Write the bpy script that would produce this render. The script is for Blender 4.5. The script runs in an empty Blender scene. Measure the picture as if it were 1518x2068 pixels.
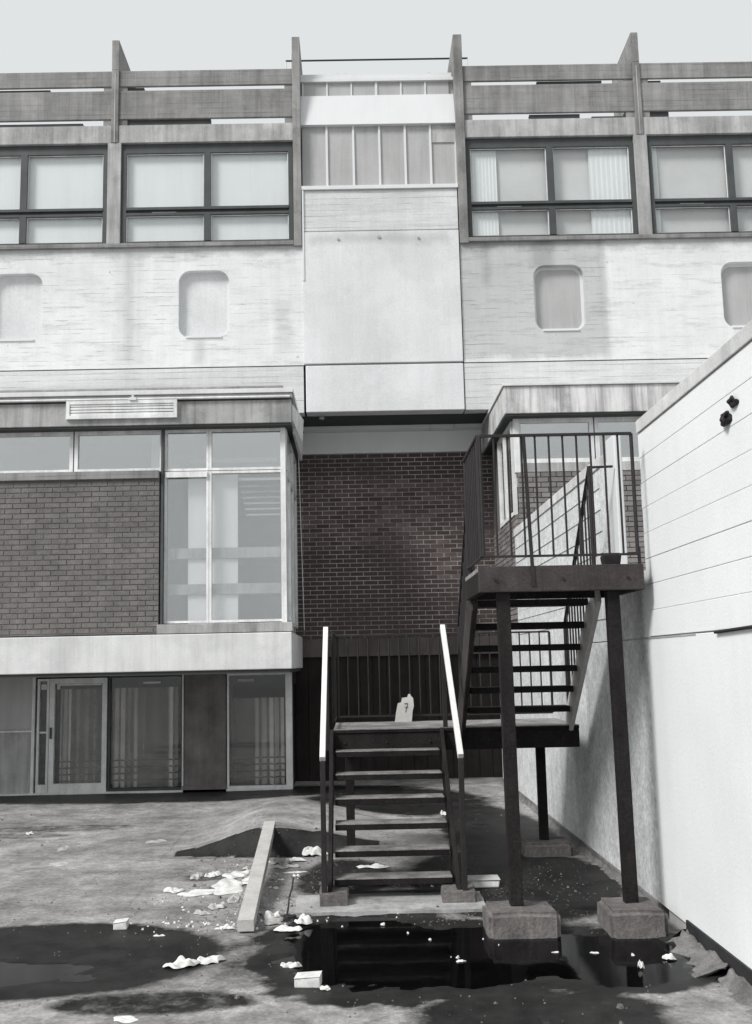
import bpy, bmesh, math, random
from mathutils import Vector, Matrix, noise
random.seed(7)
R = math.radians
scene = bpy.context.scene
COL = scene.collection

# ------------------------------------------------------------------ camera
EYE = 1.9
F, CX, CY = 2041.75, 734.7, 1053.9          # measured in the photograph's pixels (1518 x 2068)
PIT, ROL, YAW = R(7.988), R(-1.189), R(.505)
fw = Vector((math.sin(YAW)*math.cos(PIT), math.cos(YAW)*math.cos(PIT), math.sin(PIT)))
rt0 = Vector((math.cos(YAW), -math.sin(YAW), 0)); up0 = rt0.cross(fw)
rt = rt0*math.cos(ROL) + up0*math.sin(ROL); up = -rt0*math.sin(ROL) + up0*math.cos(ROL)
cd = bpy.data.cameras.new('camera'); cam = bpy.data.objects.new('camera', cd); COL.objects.link(cam)
cam.matrix_world = Matrix(((rt.x, up.x, -fw.x, 0), (rt.y, up.y, -fw.y, 0), (rt.z, up.z, -fw.z, EYE), (0, 0, 0, 1)))
cd.sensor_fit = 'HORIZONTAL'; cd.sensor_width = 36; cd.lens = 36*F/1518
cd.shift_x = (759-CX)/1518; cd.shift_y = (CY-1034)/1518
cd.clip_start = .1; cd.clip_end = 1500
scene.camera = cam

# ------------------------------------------------------------------ sky, sun, exposure
SUN_EL, SUN_AZ = 44.0, -128.0               # azimuth from +Y towards +X: behind the camera, to the left
w = bpy.data.worlds.new('World'); scene.world = w; w.use_nodes = True
nt = w.node_tree; nt.nodes.clear()
out = nt.nodes.new('ShaderNodeOutputWorld'); bg = nt.nodes.new('ShaderNodeBackground')
sky = nt.nodes.new('ShaderNodeTexSky'); sky.sky_type = 'NISHITA'; sky.sun_disc = False
sky.sun_elevation = R(SUN_EL); sky.sun_rotation = R(SUN_AZ)
sky.air_density = 1.0; sky.dust_density = 4.0; sky.ozone_density = 1.0
hs = nt.nodes.new('ShaderNodeHueSaturation'); hs.inputs['Saturation'].default_value = .12
mx = nt.nodes.new('ShaderNodeMix'); mx.data_type = 'RGBA'
mx.inputs['Factor'].default_value = .88      # a closed, even cloud cover over the clear sky
mx.inputs['B'].default_value = (8.15, 8.45, 8.55, 1)
nt.links.new(sky.outputs[0], hs.inputs['Color']); nt.links.new(hs.outputs[0], mx.inputs['A'])
nt.links.new(mx.outputs['Result'], bg.inputs[0]); bg.inputs[1].default_value = .070
nt.links.new(bg.outputs[0], out.inputs[0])
sl = bpy.data.lights.new('sun', 'SUN'); sl.energy = 2.35; sl.angle = R(16); sl.color = (1, .99, .975)
so = bpy.data.objects.new('sun', sl); COL.objects.link(so)
az, el = R(SUN_AZ), R(SUN_EL)
to_sun = Vector((math.sin(az)*math.cos(el), math.cos(az)*math.cos(el), math.sin(el)))
so.rotation_euler = to_sun.to_track_quat('Z', 'Y').to_euler(); so.location = (-20, -20, 30)
scene.view_settings.view_transform = 'Standard'; scene.view_settings.look = 'None'
scene.view_settings.gamma = 1; scene.view_settings.use_curve_mapping = False
scene.view_settings.exposure = 0.52

# ------------------------------------------------------------------ materials
class NT:
    def __init__(s, name):
        s.m = bpy.data.materials.new(name); s.m.use_nodes = True; s.t = s.m.node_tree
        s.b = s.t.nodes['Principled BSDF']; s.out = s.t.nodes['Material Output']
    def n(s, typ, **k):
        o = s.t.nodes.new(typ)
        for a, v in k.items():
            if a in o.inputs: o.inputs[a].default_value = v
            else: setattr(o, a, v)
        return o
    def l(s, a, b): s.t.links.new(a, b)
    def math(s, op, a, b=None, clamp=False):
        o = s.t.nodes.new('ShaderNodeMath'); o.operation = op; o.use_clamp = clamp
        for i, v in enumerate((a, b)):
            if v is None: continue
            if isinstance(v, (int, float)): o.inputs[i].default_value = v
            else: s.l(v, o.inputs[i])
        return o.outputs[0]
    def coords(s, sc=(1, 1, 1)):
        g = s.n('ShaderNodeNewGeometry'); mp = s.n('ShaderNodeMapping'); s.l(g.outputs['Position'], mp.inputs[0])
        mp.inputs['Scale'].default_value = sc; return mp.outputs[0]
    def noise(s, vec, scale, detail=6, rough=.6, lo=.35, hi=.65, o0=0., o1=1.):
        t = s.n('ShaderNodeTexNoise'); s.l(vec, t.inputs['Vector']); t.inputs['Scale'].default_value = scale
        t.inputs['Detail'].default_value = detail; t.inputs['Roughness'].default_value = rough
        r = s.n('ShaderNodeMapRange'); s.l(t.outputs['Fac'], r.inputs[0])
        for i, v in enumerate((lo, hi, o0, o1)): r.inputs[i+1].default_value = v
        return r.outputs[0]
    def tint(s, fac, c):
        o = s.n('ShaderNodeMix', data_type='RGBA', blend_type='MULTIPLY'); o.inputs['Factor'].default_value = 1
        o.inputs['A'].default_value = (*c, 1); s.l(fac, o.inputs['B']); return o.outputs['Result']

def surf(name, c, var=.25, vs=1.6, streak=0., grain=.12, rough=.85, bump=.25, gs=55, boards=0., bricks=0., blotch=0., rand=0., spec=.3, metal=0., courses=0., shape=None):
    """matt mineral / painted surface: cloudy variation, vertical rain streaks, grain, board or brick relief"""
    s = NT(name); p = s.coords()
    v = s.noise(p, vs, 7, .62, .3, .7, 1-var, 1+var*.35)
    if grain: v = s.math('MULTIPLY', v, s.noise(p, gs, 4, .8, .3, .7, 1-grain, 1+grain))
    if streak:
        q = s.coords((5.5, 5.5, .45)); st = s.noise(q, 1.0, 6, .65, .42, .66, 1., 1-streak)
        q2 = s.coords((21, 21, .9)); st2 = s.noise(q2, 1.0, 4, .6, .5, .72, 1., 1-streak*.7)
        v = s.math('MULTIPLY', v, s.math('MULTIPLY', st, st2))
    if blotch:
        v = s.math('MULTIPLY', v, s.noise(p, .9, 8, .7, .5, .56, 1., 1-blotch))
    h = s.noise(p, gs, 4, .8, .2, .8, 0, 1)
    if boards:      # board marks: long thin horizontal lines of uneven strength
        sx = s.n('ShaderNodeSeparateXYZ'); s.l(p, sx.inputs[0])
        z = s.math('DIVIDE', sx.outputs[2], boards)
        fr = s.math('FRACT', s.math('ADD', z, s.noise(p, .8, 2, .5, 0, 1, -.1, .1)))
        ln = s.math('LESS_THAN', fr, .1)
        msk = s.noise(s.coords((.9, .9, 9)), 1, 5, .7, .46, .6, 0, 1)
        lm = s.math('MULTIPLY', ln, msk)
        v = s.math('MULTIPLY', v, s.math('SUBTRACT', 1, s.math('MULTIPLY', lm, .38)))
        gr = s.noise(s.coords((1.3, 1.3, 26)), 1, 5, .7, .3, .7, .87, 1.07); v = s.math('MULTIPLY', v, gr)
        h = s.math('SUBTRACT', s.math('MULTIPLY', h, .4), lm)
    if bricks:
        sx = s.n('ShaderNodeSeparateXYZ'); s.l(p, sx.inputs[0]); cb = s.n('ShaderNodeCombineXYZ')
        s.l(s.math('ADD', sx.outputs[0], sx.outputs[1]), cb.inputs[0]); s.l(sx.outputs[2], cb.inputs[1])
        bt = s.n('ShaderNodeTexBrick'); s.l(cb.outputs[0], bt.inputs[0]); bt.inputs['Scale'].default_value = 1
        bt.inputs['Brick Width'].default_value = .225; bt.inputs['Row Height'].default_value = .075
        bt.inputs['Mortar Size'].default_value = .005; bt.inputs['Mortar Smooth'].default_value = .3
        msk = s.noise(s.coords((.8, .8, 2.2)), 1.3, 6, .7, .42, .62, .03, 1)
        jm = s.math('MULTIPLY', bt.outputs['Fac'], msk)
        v = s.math('MULTIPLY', v, s.math('SUBTRACT', 1, s.math('MULTIPLY', jm, bricks)))
        h = s.math('SUBTRACT', s.math('MULTIPLY', h, .5), jm)
    if courses:     # painted-over courses: broken, uneven horizontal joints, a few upright ones, and dirt settled along them
        sx = s.n('ShaderNodeSeparateXYZ'); s.l(p, sx.inputs[0])
        zz = s.math('ADD', sx.outputs[2], s.noise(s.coords((1.2, 1.2, .6)), 1, 4, .6, 0, 1, -.02, .02))
        fr = s.math('FRACT', s.math('DIVIDE', zz, courses))
        ln = s.math('LESS_THAN', fr, .16)
        m1 = s.noise(s.coords((1.5, 1.5, 11)), 1, 7, .75, .50, .60, 0, 1); m2 = s.noise(p, .55, 5, .7, .38, .60, .25, 1)
        lm = s.math('MULTIPLY', ln, s.math('MULTIPLY', m1, m2))
        v = s.math('MULTIPLY', v, s.math('SUBTRACT', 1, s.math('MULTIPLY', lm, .42)))
        sm = s.noise(s.coords((1.1, 1.1, 6)), 1.2, 8, .75, .52, .66, 1., .80); v = s.math('MULTIPLY', v, sm)
        sp = s.noise(p, 7, 3, .7, .70, .76, 1., .55); v = s.math('MULTIPLY', v, sp)
        h = s.math('SUBTRACT', s.math('MULTIPLY', h, .6), lm)
    if shape: v = shape(s, p, v)
    if rand:
        oi = s.n('ShaderNodeObjectInfo'); r = s.n('ShaderNodeMapRange'); s.l(oi.outputs['Random'], r.inputs[0])
        r.inputs[3].default_value = 1-rand; r.inputs[4].default_value = 1+rand; v = s.math('MULTIPLY', v, r.outputs[0])
    s.l(s.tint(v, c), s.b.inputs['Base Color']); s.b.inputs['Roughness'].default_value = rough
    s.b.inputs['Specular IOR Level'].default_value = spec; s.b.inputs['Metallic'].default_value = metal
    if bump:
        b = s.n('ShaderNodeBump'); b.inputs['Strength'].default_value = bump; b.inputs['Distance'].default_value = .012
        s.l(h, b.inputs['Height']); s.l(b.outputs[0], s.b.inputs['Normal'])
    return s.m

def box_stain(s, p, v, x0, x1, z0, z1, amt, soft=.25):
    """one rain-dirtied area of its own outline on a wall"""
    sx = s.n('ShaderNodeSeparateXYZ'); wob = s.noise(p, 1.7, 6, .7, 0, 1, -soft, soft)
    s.l(p, sx.inputs[0])
    X = s.math('ADD', sx.outputs[0], s.math('MULTIPLY', wob, .5)); Z = s.math('ADD', sx.outputs[2], wob)
    m = None
    for a, e, sg in ((X, x0, 1), (X, x1, -1), (Z, z0, 1), (Z, z1, -1)):
        r = s.n('ShaderNodeMapRange'); s.l(s.math('MULTIPLY', s.math('SUBTRACT', a, e), sg), r.inputs[0])
        r.inputs[1].default_value = 0; r.inputs[2].default_value = .12
        m = r.outputs[0] if m is None else s.math('MULTIPLY', m, r.outputs[0])
    return s.math('MULTIPLY', v, s.math('SUBTRACT', 1, s.math('MULTIPLY', m, amt)))
def stains_upper(s, p, v):
    v = box_stain(s, p, v, 1.7, 4.2, 6.7, 8.9, .30, .14)
    v = box_stain(s, p, v, -20, 20, 8.52, 8.9, .30, .26)
    v = box_stain(s, p, v, -3.72, -3.50, 6.7, 8.75, .16, .08); v = box_stain(s, p, v, -2.6, -2.3, 6.7, 7.2, .2, .12); v = box_stain(s, p, v, -1.3, -.9, 6.8, 7.9, .14, .2)
    v = box_stain(s, p, v, 2.9, 3.4, 8.2, 8.9, .25, .2)
    v = box_stain(s, p, v, 4.05, 4.25, 6.7, 8.9, .2, .05); v = box_stain(s, p, v, 2.1, 2.35, 7.9, 8.9, .2, .1)
    v = box_stain(s, p, v, -3.9, -3.3, 6.7, 8.7, .10, .2)
    return v
def slab_stain(s, p, v):
    v = box_stain(s, p, v, -2.32, -2.22, 1.8, 2.45, .35, .12); v = box_stain(s, p, v, -2.1, -2.0, 2.0, 2.45, .25, .12)
    return box_stain(s, p, v, -1.2, -1.08, 1.8, 2.45, .25, .12)
def stains_panel(s, p, v): return box_stain(s, p, v, -.7, 1.7, 8.66, 8.95, .2, .16)

M = {}
M['concrete'] = surf('board marked grey concrete', (.32, .315, .312), .3, 1.3, .28, .14, bump=.35, boards=.093, blotch=.12)
M['concrete_pale'] = surf('pale weathered concrete', (.50, .50, .495), .3, 1.6, .32, .12, bump=.3, blotch=.15)
M['concrete_fin'] = surf('weathered concrete fin', (.33, .325, .32), .35, 2.2, .3, .14, bump=.3, blotch=.2)
M['slab_white'] = surf('whitewashed concrete slab edge', (.72, .725, .72), .12, 1.5, .12, .12, bump=.3, blotch=.08, shape=slab_stain)
M['fascia'] = surf('rain streaked fascia', (.46, .46, .455), .3, 1.6, .35, .12, bump=.3, blotch=.2)
M['fascia_r'] = surf('heavily streaked fascia', (.70, .70, .695), .25, 1.6, .5, .1, bump=.3, blotch=.25)
M['painted_brick'] = surf('white painted brickwork', (.76, .77, .77), .10, 1.1, .05, .12, bump=.35, courses=.075, blotch=.05, shape=stains_upper)
M['board_white'] = surf('board marked white concrete', (.66, .665, .67), .14, 1.1, .06, .12, bump=.4, boards=.1)
M['render_white'] = surf('rough white render', (.71, .72, .725), .10, 1.0, .05, .08, bump=.3, blotch=.06, gs=30, shape=stains_panel)
M['panel_white'] = surf('smooth white panel', (.69, .70, .705), .05, 1.0, .03, .03, bump=.05, rough=.6)
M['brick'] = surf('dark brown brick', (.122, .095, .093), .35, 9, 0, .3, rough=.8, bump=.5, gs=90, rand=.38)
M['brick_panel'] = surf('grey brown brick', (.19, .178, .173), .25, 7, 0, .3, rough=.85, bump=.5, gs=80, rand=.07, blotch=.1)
M['brick_side'] = surf('grey brick of side wing', (.23, .215, .21), .25, 7, 0, .3, rough=.85, bump=.6, gs=80, rand=.22)
M['mortar'] = surf('pale mortar', (.52, .48, .47), .7, 1.0, 0, .2, bump=.3)
M['mortar_dark'] = surf('dirty mortar', (.12, .115, .11), .3, 1.5, 0, .2, bump=.3)
M['mortar_grey'] = surf('grey mortar', (.165, .156, .15), .3, 1.5, 0, .2, bump=.3)
M['frame_dark'] = surf('dark grey window paint', (.075, .082, .082), .25, 3, .1, .12, rough=.6, bump=.1)
M['frame_white'] = surf('old white window paint', (.82, .825, .82), .2, 4, .2, .1, rough=.55, bump=.1)
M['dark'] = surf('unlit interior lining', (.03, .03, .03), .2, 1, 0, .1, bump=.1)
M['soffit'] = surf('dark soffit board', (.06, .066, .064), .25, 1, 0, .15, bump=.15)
M['room'] = surf('room wall paint', (.55, .54, .53), .2, .8, 0, .05, bump=.05)
M['room_grey'] = surf('dim room wall paint', (.68, .67, .66), .15, .8, 0, .05, bump=.05)
M['blind'] = surf('white roller blind', (.82, .83, .83), .05, .7, .04, .02, bump=.04, rough=.8)
M['curtain'] = surf('net curtain', (.85, .80, .77), .2, 3, .3, .12, bump=.2, rough=.9)
M['curtain_b'] = surf('woven curtain hem band', (.17, .16, .15), .2, 3, .1, .12, bump=.2, rough=.9)
M['wallboard'] = surf('dirty rendered pier', (.22, .205, .20), .4, 2.5, .2, .2, bump=.35)
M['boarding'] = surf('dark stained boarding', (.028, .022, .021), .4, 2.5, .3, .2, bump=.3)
M['lintel'] = surf('sooty concrete lintel', (.12, .105, .10), .35, 1.6, .35, .2, bump=.35)
M['timber'] = surf('tarred stair timber', (.019, .016, .016), .5, 5, .3, .4, rough=.7, bump=.4, gs=40, spec=.2)
M['timber_grey'] = surf('worn brown platform timber', (.055, .047, .045), .5, 4, .3, .3, rough=.7, bump=.4, gs=40)
M['tread'] = surf('stair tread with painted top light', (.34, .33, .32), .6, 6, 0, .4, rough=.5, bump=.5, gs=45, spec=.5, blotch=.3)  # pale tone paints the light on upward faces
M['iron'] = surf('rusty black iron', (.024, .021, .021), .4, 12, 0, .3, rough=.6, bump=.3, gs=90)
M['rail_white'] = surf('white painted handrail', (.74, .74, .72), .15, 6, 0, .08, rough=.5, bump=.1)
M['plinth'] = surf('cast concrete plinth', (.20, .185, .18), .4, 5, .25, .25, bump=.6, gs=40, blotch=.2)
def wall_dirt(s, p, v):
    """the unpainted, weathered stretch of the yard wall beyond the stair platform, with an uneven edge"""
    sx = s.n('ShaderNodeSeparateXYZ'); s.l(p, sx.inputs[0])
    wob = s.noise(s.coords((1, 1, 2.5)), 5, 6, .75, 0, 1, -.16, .16)
    y = s.math('ADD', sx.outputs[1], wob); r = s.n('ShaderNodeMapRange'); s.l(y, r.inputs[0])
    r.inputs[1].default_value = 7.72; r.inputs[2].default_value = 7.84
    far = s.math('MULTIPLY', s.noise(p, 5, 7, .8, .40, .6, .74, 1.0), s.noise(p, 24, 6, .8, .40, .6, .72, 1.05))
    edge = s.n('ShaderNodeMapRange'); s.l(y, edge.inputs[0]); edge.inputs[1].default_value = 7.8; edge.inputs[2].default_value = 8.15; edge.inputs[3].default_value = .62
    far = s.math('MULTIPLY', far, edge.outputs[0])
    mixv = s.math('ADD', s.math('MULTIPLY', s.math('SUBTRACT', 1, r.outputs[0]), 1.0), s.math('MULTIPLY', r.outputs[0], far))
    return s.math('MULTIPLY', v, mixv)
M['yard_wall'] = surf('white painted yard wall', (.80, .81, .815), .08, .9, .02, .03, bump=.2, gs=40, shape=wall_dirt)
M['coping'] = surf('weathered wall coping', (.68, .68, .675), .3, 3, .1, .12, bump=.3)
M['joint'] = surf('wall joint', (.42, .42, .42), .3, 3, 0, .1, bump=.1)
M['bitumen'] = surf('bitumen skirting', (.035, .035, .038), .4, 4, .2, .3, rough=.6, bump=.5)
M['fillet'] = surf('cement fillet', (.24, .235, .23), .4, 4, .2, .3, bump=.6, blotch=.3)
M['paper'] = surf('soggy white paper', (.70, .70, .68), .3, 14, 0, .1, rough=.8, bump=.2)
M['paper_dirty'] = surf('dirty paper', (.50, .49, .47), .45, 14, 0, .15, rough=.8, bump=.3, blotch=.3)
M['card'] = surf('pale cardboard', (.60, .585, .56), .15, 5, 0, .06, rough=.85, bump=.1)
M['ink'] = surf('black marker ink', (.02, .02, .02), .1, 5, 0, 0, bump=0)
M['plank'] = surf('bleached timber beam', (.52, .51, .49), .2, 6, 0, .12, rough=.8, bump=.4)  # also gives the upper flight's right stringer its painted-in sunlight
M['lead'] = surf('grey roofing felt', (.33, .33, .33), .25, 4, 0, .15, bump=.3)
M['flash'] = surf('pale aluminium roof trim', (.70, .70, .70), .12, 3, .1, .06, rough=.5, bump=.1)
M['grey_glass'] = surf('grey glazing panel', (.44, .435, .435), .12, 1.4, .12, .07, rough=.35, bump=.05, spec=.5)

def glass(name, refl=.16, tr=(.86, .88, .88)):
    s = NT(name); s.t.nodes.remove(s.b)
    ge = s.n('ShaderNodeNewGeometry'); dp = s.n('ShaderNodeVectorMath', operation='DOT_PRODUCT')
    s.l(ge.outputs['Normal'], dp.inputs[0]); s.l(ge.outputs['Incoming'], dp.inputs[1])
    fq = s.math('MULTIPLY', s.math('POWER', s.math('SUBTRACT', 1, s.math('ABSOLUTE', dp.outputs['Value'])), 5), .8)
    gl = s.n('ShaderNodeBsdfGlossy', Roughness=.03); gl.inputs['Color'].default_value = (.95, .97, .97, 1)
    tp = s.n('ShaderNodeBsdfTransparent'); tp.inputs['Color'].default_value = (*tr, 1)
    mx = s.n('ShaderNodeMixShader'); f = s.math('ADD', fq, refl, True)
    s.l(f, mx.inputs[0]); s.l(tp.outputs[0], mx.inputs[1]); s.l(gl.outputs[0], mx.inputs[2]); s.l(mx.outputs[0], s.out.inputs[0])
    return s.m
def sheer(m):
    t = m.node_tree; b = t.nodes['Principled BSDF']; o = t.nodes['Material Output']
    lw_ = t.nodes.new('ShaderNodeLayerWeight'); lw_.inputs['Blend'].default_value = .5
    r = t.nodes.new('ShaderNodeMapRange'); t.links.new(lw_.outputs['Facing'], r.inputs[0]); r.inputs[1].default_value = .02; r.inputs[2].default_value = .38
    r.inputs[3].default_value = .22; r.inputs[4].default_value = .98
    tp = t.nodes.new('ShaderNodeBsdfTransparent'); mx_ = t.nodes.new('ShaderNodeMixShader')
    t.links.new(r.outputs[0], mx_.inputs[0]); t.links.new(tp.outputs[0], mx_.inputs[1]); t.links.new(b.outputs[0], mx_.inputs[2]); t.links.new(mx_.outputs[0], o.inputs[0])
sheer(M['curtain'])
M['glass'] = glass('window glass', .05, (.96, .97, .97))
M['glass_dull'] = glass('dusty window glass', .36, (.9, .9, .9))
M['glass_hazy'] = glass('hazy window glass', .22, (.97, .97, .97))
def water():
    s = NT('rain water'); s.t.nodes.remove(s.b)
    fr = s.n('ShaderNodeFresnel', IOR=1.18); gl = s.n('ShaderNodeBsdfGlossy', Roughness=.05)
    tp = s.n('ShaderNodeBsdfTransparent'); tp.inputs['Color'].default_value = (.35, .35, .37, 1)
    b = s.n('ShaderNodeBump'); b.inputs['Strength'].default_value = .05; b.inputs['Distance'].default_value = .01
    s.l(s.noise(s.coords((1, 1, 1)), 7, 3, .5, 0, 1, 0, 1), b.inputs['Height'])
    s.l(b.outputs[0], gl.inputs['Normal']); s.l(b.outputs[0], fr.inputs['Normal'])
    mx = s.n('ShaderNodeMixShader'); s.l(fr.outputs[0], mx.inputs[0]); s.l(tp.outputs[0], mx.inputs[1]); s.l(gl.outputs[0], mx.inputs[2])
    s.l(mx.outputs[0], s.out.inputs[0]); return s.m
M['water'] = water()
def asphalt():
    s = NT('worn asphalt deck'); p = s.coords()
    at = s.n('ShaderNodeAttribute', attribute_name='wet')  # mask for wet ground, plus shade painted at shopfront and hump
    dry = s.noise(p, 1.1, 8, .65, .3, .7, .17, .44)
    dry = s.math('MULTIPLY', dry, s.noise(p, 5.5, 6, .7, .35, .6, .78, 1.08))
    dry = s.math('MULTIPLY', dry, s.noise(p, 60, 5, .85, .25, .75, .68, 1.3))
    dry = s.math('MULTIPLY', dry, s.noise(p, 2.6, 9, .78, .40, .58, .74, 1.10))
    dry = s.math('MULTIPLY', dry, s.noise(p, 22, 5, .8, .3, .7, .80, 1.15))
    vo = s.n('ShaderNodeTexVoronoi', feature='DISTANCE_TO_EDGE'); wp = s.n('ShaderNodeMixRGB'); wp.inputs[0].default_value = .12
    nn = s.n('ShaderNodeTexNoise'); nn.inputs['Scale'].default_value = 3; nn.inputs['Detail'].default_value = 6; s.l(p, nn.inputs['Vector'])
    s.l(p, wp.inputs[1]); s.l(nn.outputs['Color'], wp.inputs[2]); s.l(wp.outputs[0], vo.inputs['Vector']); vo.inputs['Scale'].default_value = .62
    ck = s.n('ShaderNodeMapRange'); s.l(vo.outputs['Distance'], ck.inputs[0]); ck.inputs[1].default_value = .0; ck.inputs[2].default_value = .009; ck.inputs[3].default_value = .80
    dry = s.math('MULTIPLY', dry, ck.outputs[0])
    wetc = s.math('MULTIPLY', s.noise(p, 3, 6, .7, .35, .7, .008, .034), s.noise(p, 90, 3, .8, .25, .75, .7, 1.3))
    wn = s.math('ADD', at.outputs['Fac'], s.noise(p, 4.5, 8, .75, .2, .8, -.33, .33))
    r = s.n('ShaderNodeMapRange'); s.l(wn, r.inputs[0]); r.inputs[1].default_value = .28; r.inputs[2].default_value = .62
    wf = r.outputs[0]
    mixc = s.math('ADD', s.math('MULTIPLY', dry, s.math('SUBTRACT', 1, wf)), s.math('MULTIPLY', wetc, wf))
    s.l(s.tint(mixc, (1, .975, .96)), s.b.inputs['Base Color'])
    s.l(s.math('ADD', .88, s.math('MULTIPLY', wf, -.42)), s.b.inputs['Roughness'])
    s.b.inputs['Specular IOR Level'].default_value = .18
    b = s.n('ShaderNodeBump'); b.inputs['Strength'].default_value = .5; b.inputs['Distance'].default_value = .008
    s.l(s.noise(p, 120, 4, .8, .2, .8, 0, 1), b.inputs['Height']); s.l(b.outputs[0], s.b.inputs['Normal'])
    return s.m
M['asphalt'] = asphalt()

# ------------------------------------------------------------------ mesh helpers
class MB:
    def __init__(s): s.v = []; s.f = []
    def box(s, x0, x1, y0, y1, z0, z1):
        n = len(s.v); s.v += [(x, y, z) for z in (z0, z1) for y in (y0, y1) for x in (x0, x1)]
        s.f += [tuple(n+i for i in q) for q in ((0, 2, 3, 1), (4, 5, 7, 6), (0, 1, 5, 4), (1, 3, 7, 5), (3, 2, 6, 7), (2, 0, 4, 6))]
        return s
    def hexa(s, pts):
        """eight corners: four of the bottom, four of the top, same order"""
        n = len(s.v); s.v += [tuple(p) for p in pts]
        s.f += [tuple(n+i for i in q) for q in ((3, 2, 1, 0), (4, 5, 6, 7), (0, 1, 5, 4), (1, 2, 6, 5), (2, 3, 7, 6), (3, 0, 4, 7))]
        return s
    def bar(s, a, b, wx, wz, upv=(0, 0, 1)):
        a, b = Vector(a), Vector(b); d = (b-a).normalized(); u = Vector(upv)
        if abs(d.dot(u)) > .99: u = Vector((0, 1, 0))
        sd = d.cross(u).normalized()*(wx/2); u = sd.cross(d).normalized()*(wz/2)
        return s.hexa([a-sd-u, a+sd-u, a+sd+u, a-sd+u, b-sd-u, b+sd-u, b+sd+u, b-sd+u])
    def prism(s, poly, x0, x1):
        """(y, z) outline swept along x"""
        n = len(s.v); k = len(poly)
        s.v += [(x0, y, z) for y, z in poly]+[(x1, y, z) for y, z in poly]
        s.f += [tuple(n+i for i in range(k))[::-1], tuple(n+k+i for i in range(k))]
        s.f += [(n+i, n+(i+1) % k, n+k+(i+1) % k, n+k+i) for i in range(k)]
        return s
    def tube(s, a, b, r, seg=8):
        a, b = Vector(a), Vector(b); d = (b-a).normalized(); u = Vector((0, 0, 1)) if abs(d.z) < .9 else Vector((1, 0, 0))
        sd = d.cross(u).normalized(); u = sd.cross(d); n = len(s.v)
        for c in (a, b):
            for i in range(seg): t = 2*math.pi*i/seg; s.v.append(tuple(c+sd*math.cos(t)*r+u*math.sin(t)*r))
        s.f += [(n+i, n+(i+1) % seg, n+seg+(i+1) % seg, n+seg+i) for i in range(seg)]
        s.f += [tuple(n+i for i in range(seg))[::-1], tuple(n+seg+i for i in range(seg))]
        return s
    def mesh(s, name):
        me = bpy.data.meshes.new(name); me.from_pydata(s.v, [], s.f)
        bm = bmesh.new(); bm.from_mesh(me); bmesh.ops.recalc_face_normals(bm, faces=bm.faces); bm.to_mesh(me); bm.free()
        return me
    def build(s, name, mat, parent=None, bev=0, **props):
        me = s.mesh(name); me.materials.append(M[mat] if isinstance(mat, str) else mat)
        return link(name, me, parent, bev, **props)
def link(name, me, parent=None, bev=0, loc=None, **props):
    o = bpy.data.objects.new(name, me); COL.objects.link(o)
    if loc: o.location = loc
    if parent: o.parent = parent
    if bev:
        b = o.modifiers.new('bevel', 'BEVEL'); b.width = bev; b.segments = 2; b.limit_method = 'ANGLE'
    for k, v in props.items(): o[k] = v
    return o
def B(*a): return MB().box(*a)
def thing(name, label, cat, group=None):
    o = bpy.data.objects.new(name, None); COL.objects.link(o); o['label'] = label; o['category'] = cat
    o.empty_display_size = .2
    if group: o['group'] = group
    return o
def tag(o, label, cat, group=None):
    o['label'] = label; o['category'] = cat
    if group: o['group'] = group
    return o
def brick_field(parent, name, mat, x0, x1, y, z0, nrow, limit=None, jit=.006, axis='x', keep=None, stuffname='brick_mass', stag=0):
    """stretcher bond: single bricks share one mesh, those past the limit are joined as one part"""
    L, W, H = .212, .03, .063
    key = name+mat+axis
    bm_ = MB()
    if axis == 'x': bm_.box(-L/2, L/2, 0, W, -H/2, H/2)
    else: bm_.box(0, W, -L/2, L/2, -H/2, H/2)
    me = bm_.mesh(key); me.materials.append(M[mat]); rest = MB(); n = 0
    for r in range(nrow):
        x = x0 + (0 if (r+stag) % 2 else -.1125)
        while x < x1-.02:
            a, b = max(x, x0), min(x+.214, x1)
            if b-a > .05:
                c = (a+b)/2; z = z0+.0375+r*.075; d = random.uniform(-jit, jit*.4)
                if (keep is None or keep(c, z)) and (limit is None or n < limit):
                    o = bpy.data.objects.new('brick', me); COL.objects.link(o); o.parent = parent
                    o.location = (c, y+d, z+random.uniform(-.0015, .0015)) if axis == 'x' else (y+d, c, z+random.uniform(-.0015, .0015))
                    k = (b-a)/.214
                    o.scale = (k, 1, 1) if axis == 'x' else (1, k, 1); n += 1
                else:
                    if axis == 'x': rest.box(a, b, y+d, y+d+W, z-H/2, z+H/2)
                    else: rest.box(y+d, y+d+W, a, b, z-H/2, z+H/2)
            x += .225
    if rest.v: rest.build(stuffname, mat, parent, kind='stuff')
    return n

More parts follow.
